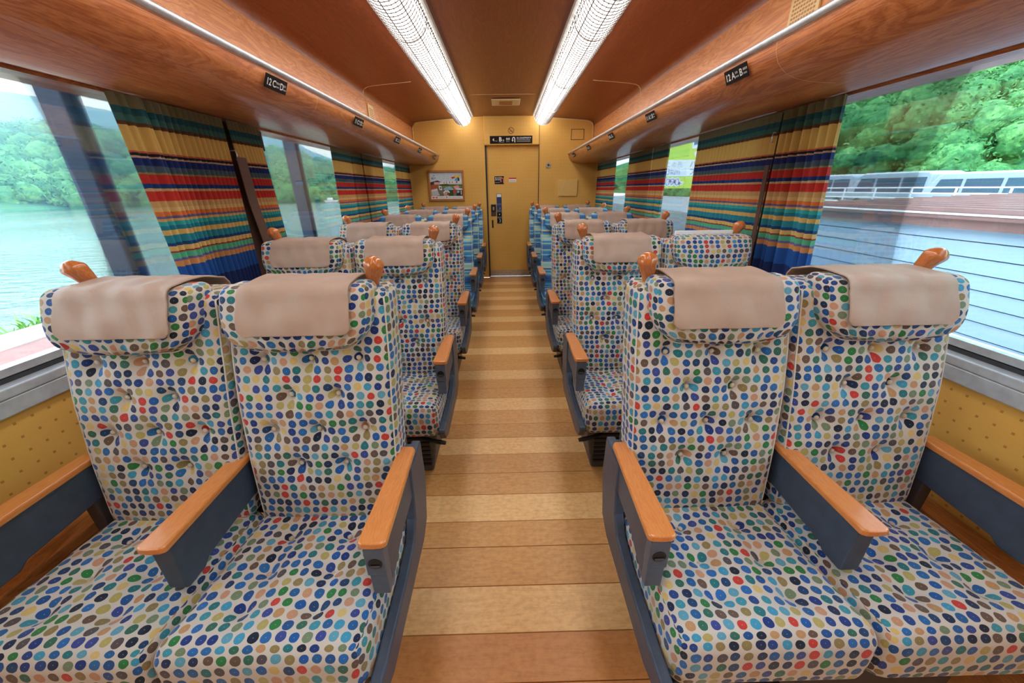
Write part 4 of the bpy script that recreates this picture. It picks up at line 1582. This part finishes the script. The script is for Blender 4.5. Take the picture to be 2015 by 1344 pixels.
# yellow-green billboard
YBD = 14.0
bb = tag(empty('road_billboard', (6.2, YBD, -1.2)), 'yellow-green roadside billboard with Japanese lettering outside the right window', 'billboard')
gm = plain('billboard_green', (196, 226, 90), .5, var=.04)
bw_ = plain('billboard_white', (238, 244, 246), .5, var=.02)
bt = plain('billboard_blue', (70, 120, 150), .5)
bl_ = plain('billboard_violet', (150, 150, 204), .5)
Bx = lambda x: x - 6.2
Bz = lambda z: z + 1.2
box('board', gm, bb, Bx(4.5), Bx(8.2), 0, .06, Bz(1.31), Bz(3.9))
box('white_band', bw_, bb, Bx(4.5), Bx(8.2), -.006, -.0005, Bz(1.70), Bz(2.22))
for x in (4.8, 7.9):
    box('leg', M['alu'], bb, Bx(x) - .05, Bx(x) + .05, .062, .16, 0, Bz(3.8))


def blet(body, size, mat, x, z, off=-.008, bold=0):
    add('lettering', text_mesh(body, size, mat, bold=bold), bb, (Bx(x), off, Bz(z)), (math.pi / 2, 0, 0))


blet('この先', .20, bl_, 5.60, 2.00)
blet('3km', .28, bl_, 5.66, 1.755)
blet('バ', .24, bt, 6.44, 2.0, bold=.004)
blet('フ', .24, bt, 6.44, 1.76, bold=.004)
blet('090-', .34, bw_, 5.66, 1.40, bold=.035)
blet('090-', .34, bl_, 5.66, 1.40, -.012)
patch(bb, 'outline_shape', bw_, [(Bx(6.42), Bz(3.05)), (Bx(6.42), Bz(2.60)), (Bx(6.47), Bz(2.55)), (Bx(6.75), Bz(2.6)), (Bx(6.9), Bz(3.05))], -.008)
patch(bb, 'blue_shape', bt, [(Bx(6.50), Bz(3.04)), (Bx(6.48), Bz(2.65)), (Bx(6.62), Bz(2.70)), (Bx(6.66), Bz(3.04))], -.012)
patch(bb, 'outline_shape', bw_, [(Bx(5.5), Bz(3.06)), (Bx(5.7), Bz(2.88)), (Bx(5.84), Bz(2.86)), (Bx(6.0), Bz(3.06))], -.008)
patch(bb, 'blue_shape', bt, [(Bx(5.6), Bz(3.06)), (Bx(5.80), Bz(2.92)), (Bx(5.92), Bz(3.06))], -.012)
patch(bb, 'outline_shape', bw_, [(Bx(6.52), Bz(2.45)), (Bx(6.62), Bz(2.50)), (Bx(6.8), Bz(2.46)), (Bx(6.8), Bz(2.26)), (Bx(6.6), Bz(2.3))], -.008)

# ---- damp air over the lake
hz = NT('lake_haze')
hz.t.nodes.remove(hz.b)
vs_ = hz.n('ShaderNodeVolumeScatter')
vs_.inputs['Color'].default_value = (.42, .70, 1.0, 1)
vs_.inputs['Density'].default_value = .0014
hz.l(vs_.outputs[0], hz.out.inputs['Volume'])
ho = MB().box(-1500, -60, -700, 1500, -2.4, 190).build('lake_haze', hz.m)
tag(ho, 'pale blue haze in the air above the lake', 'haze', kind='stuff')
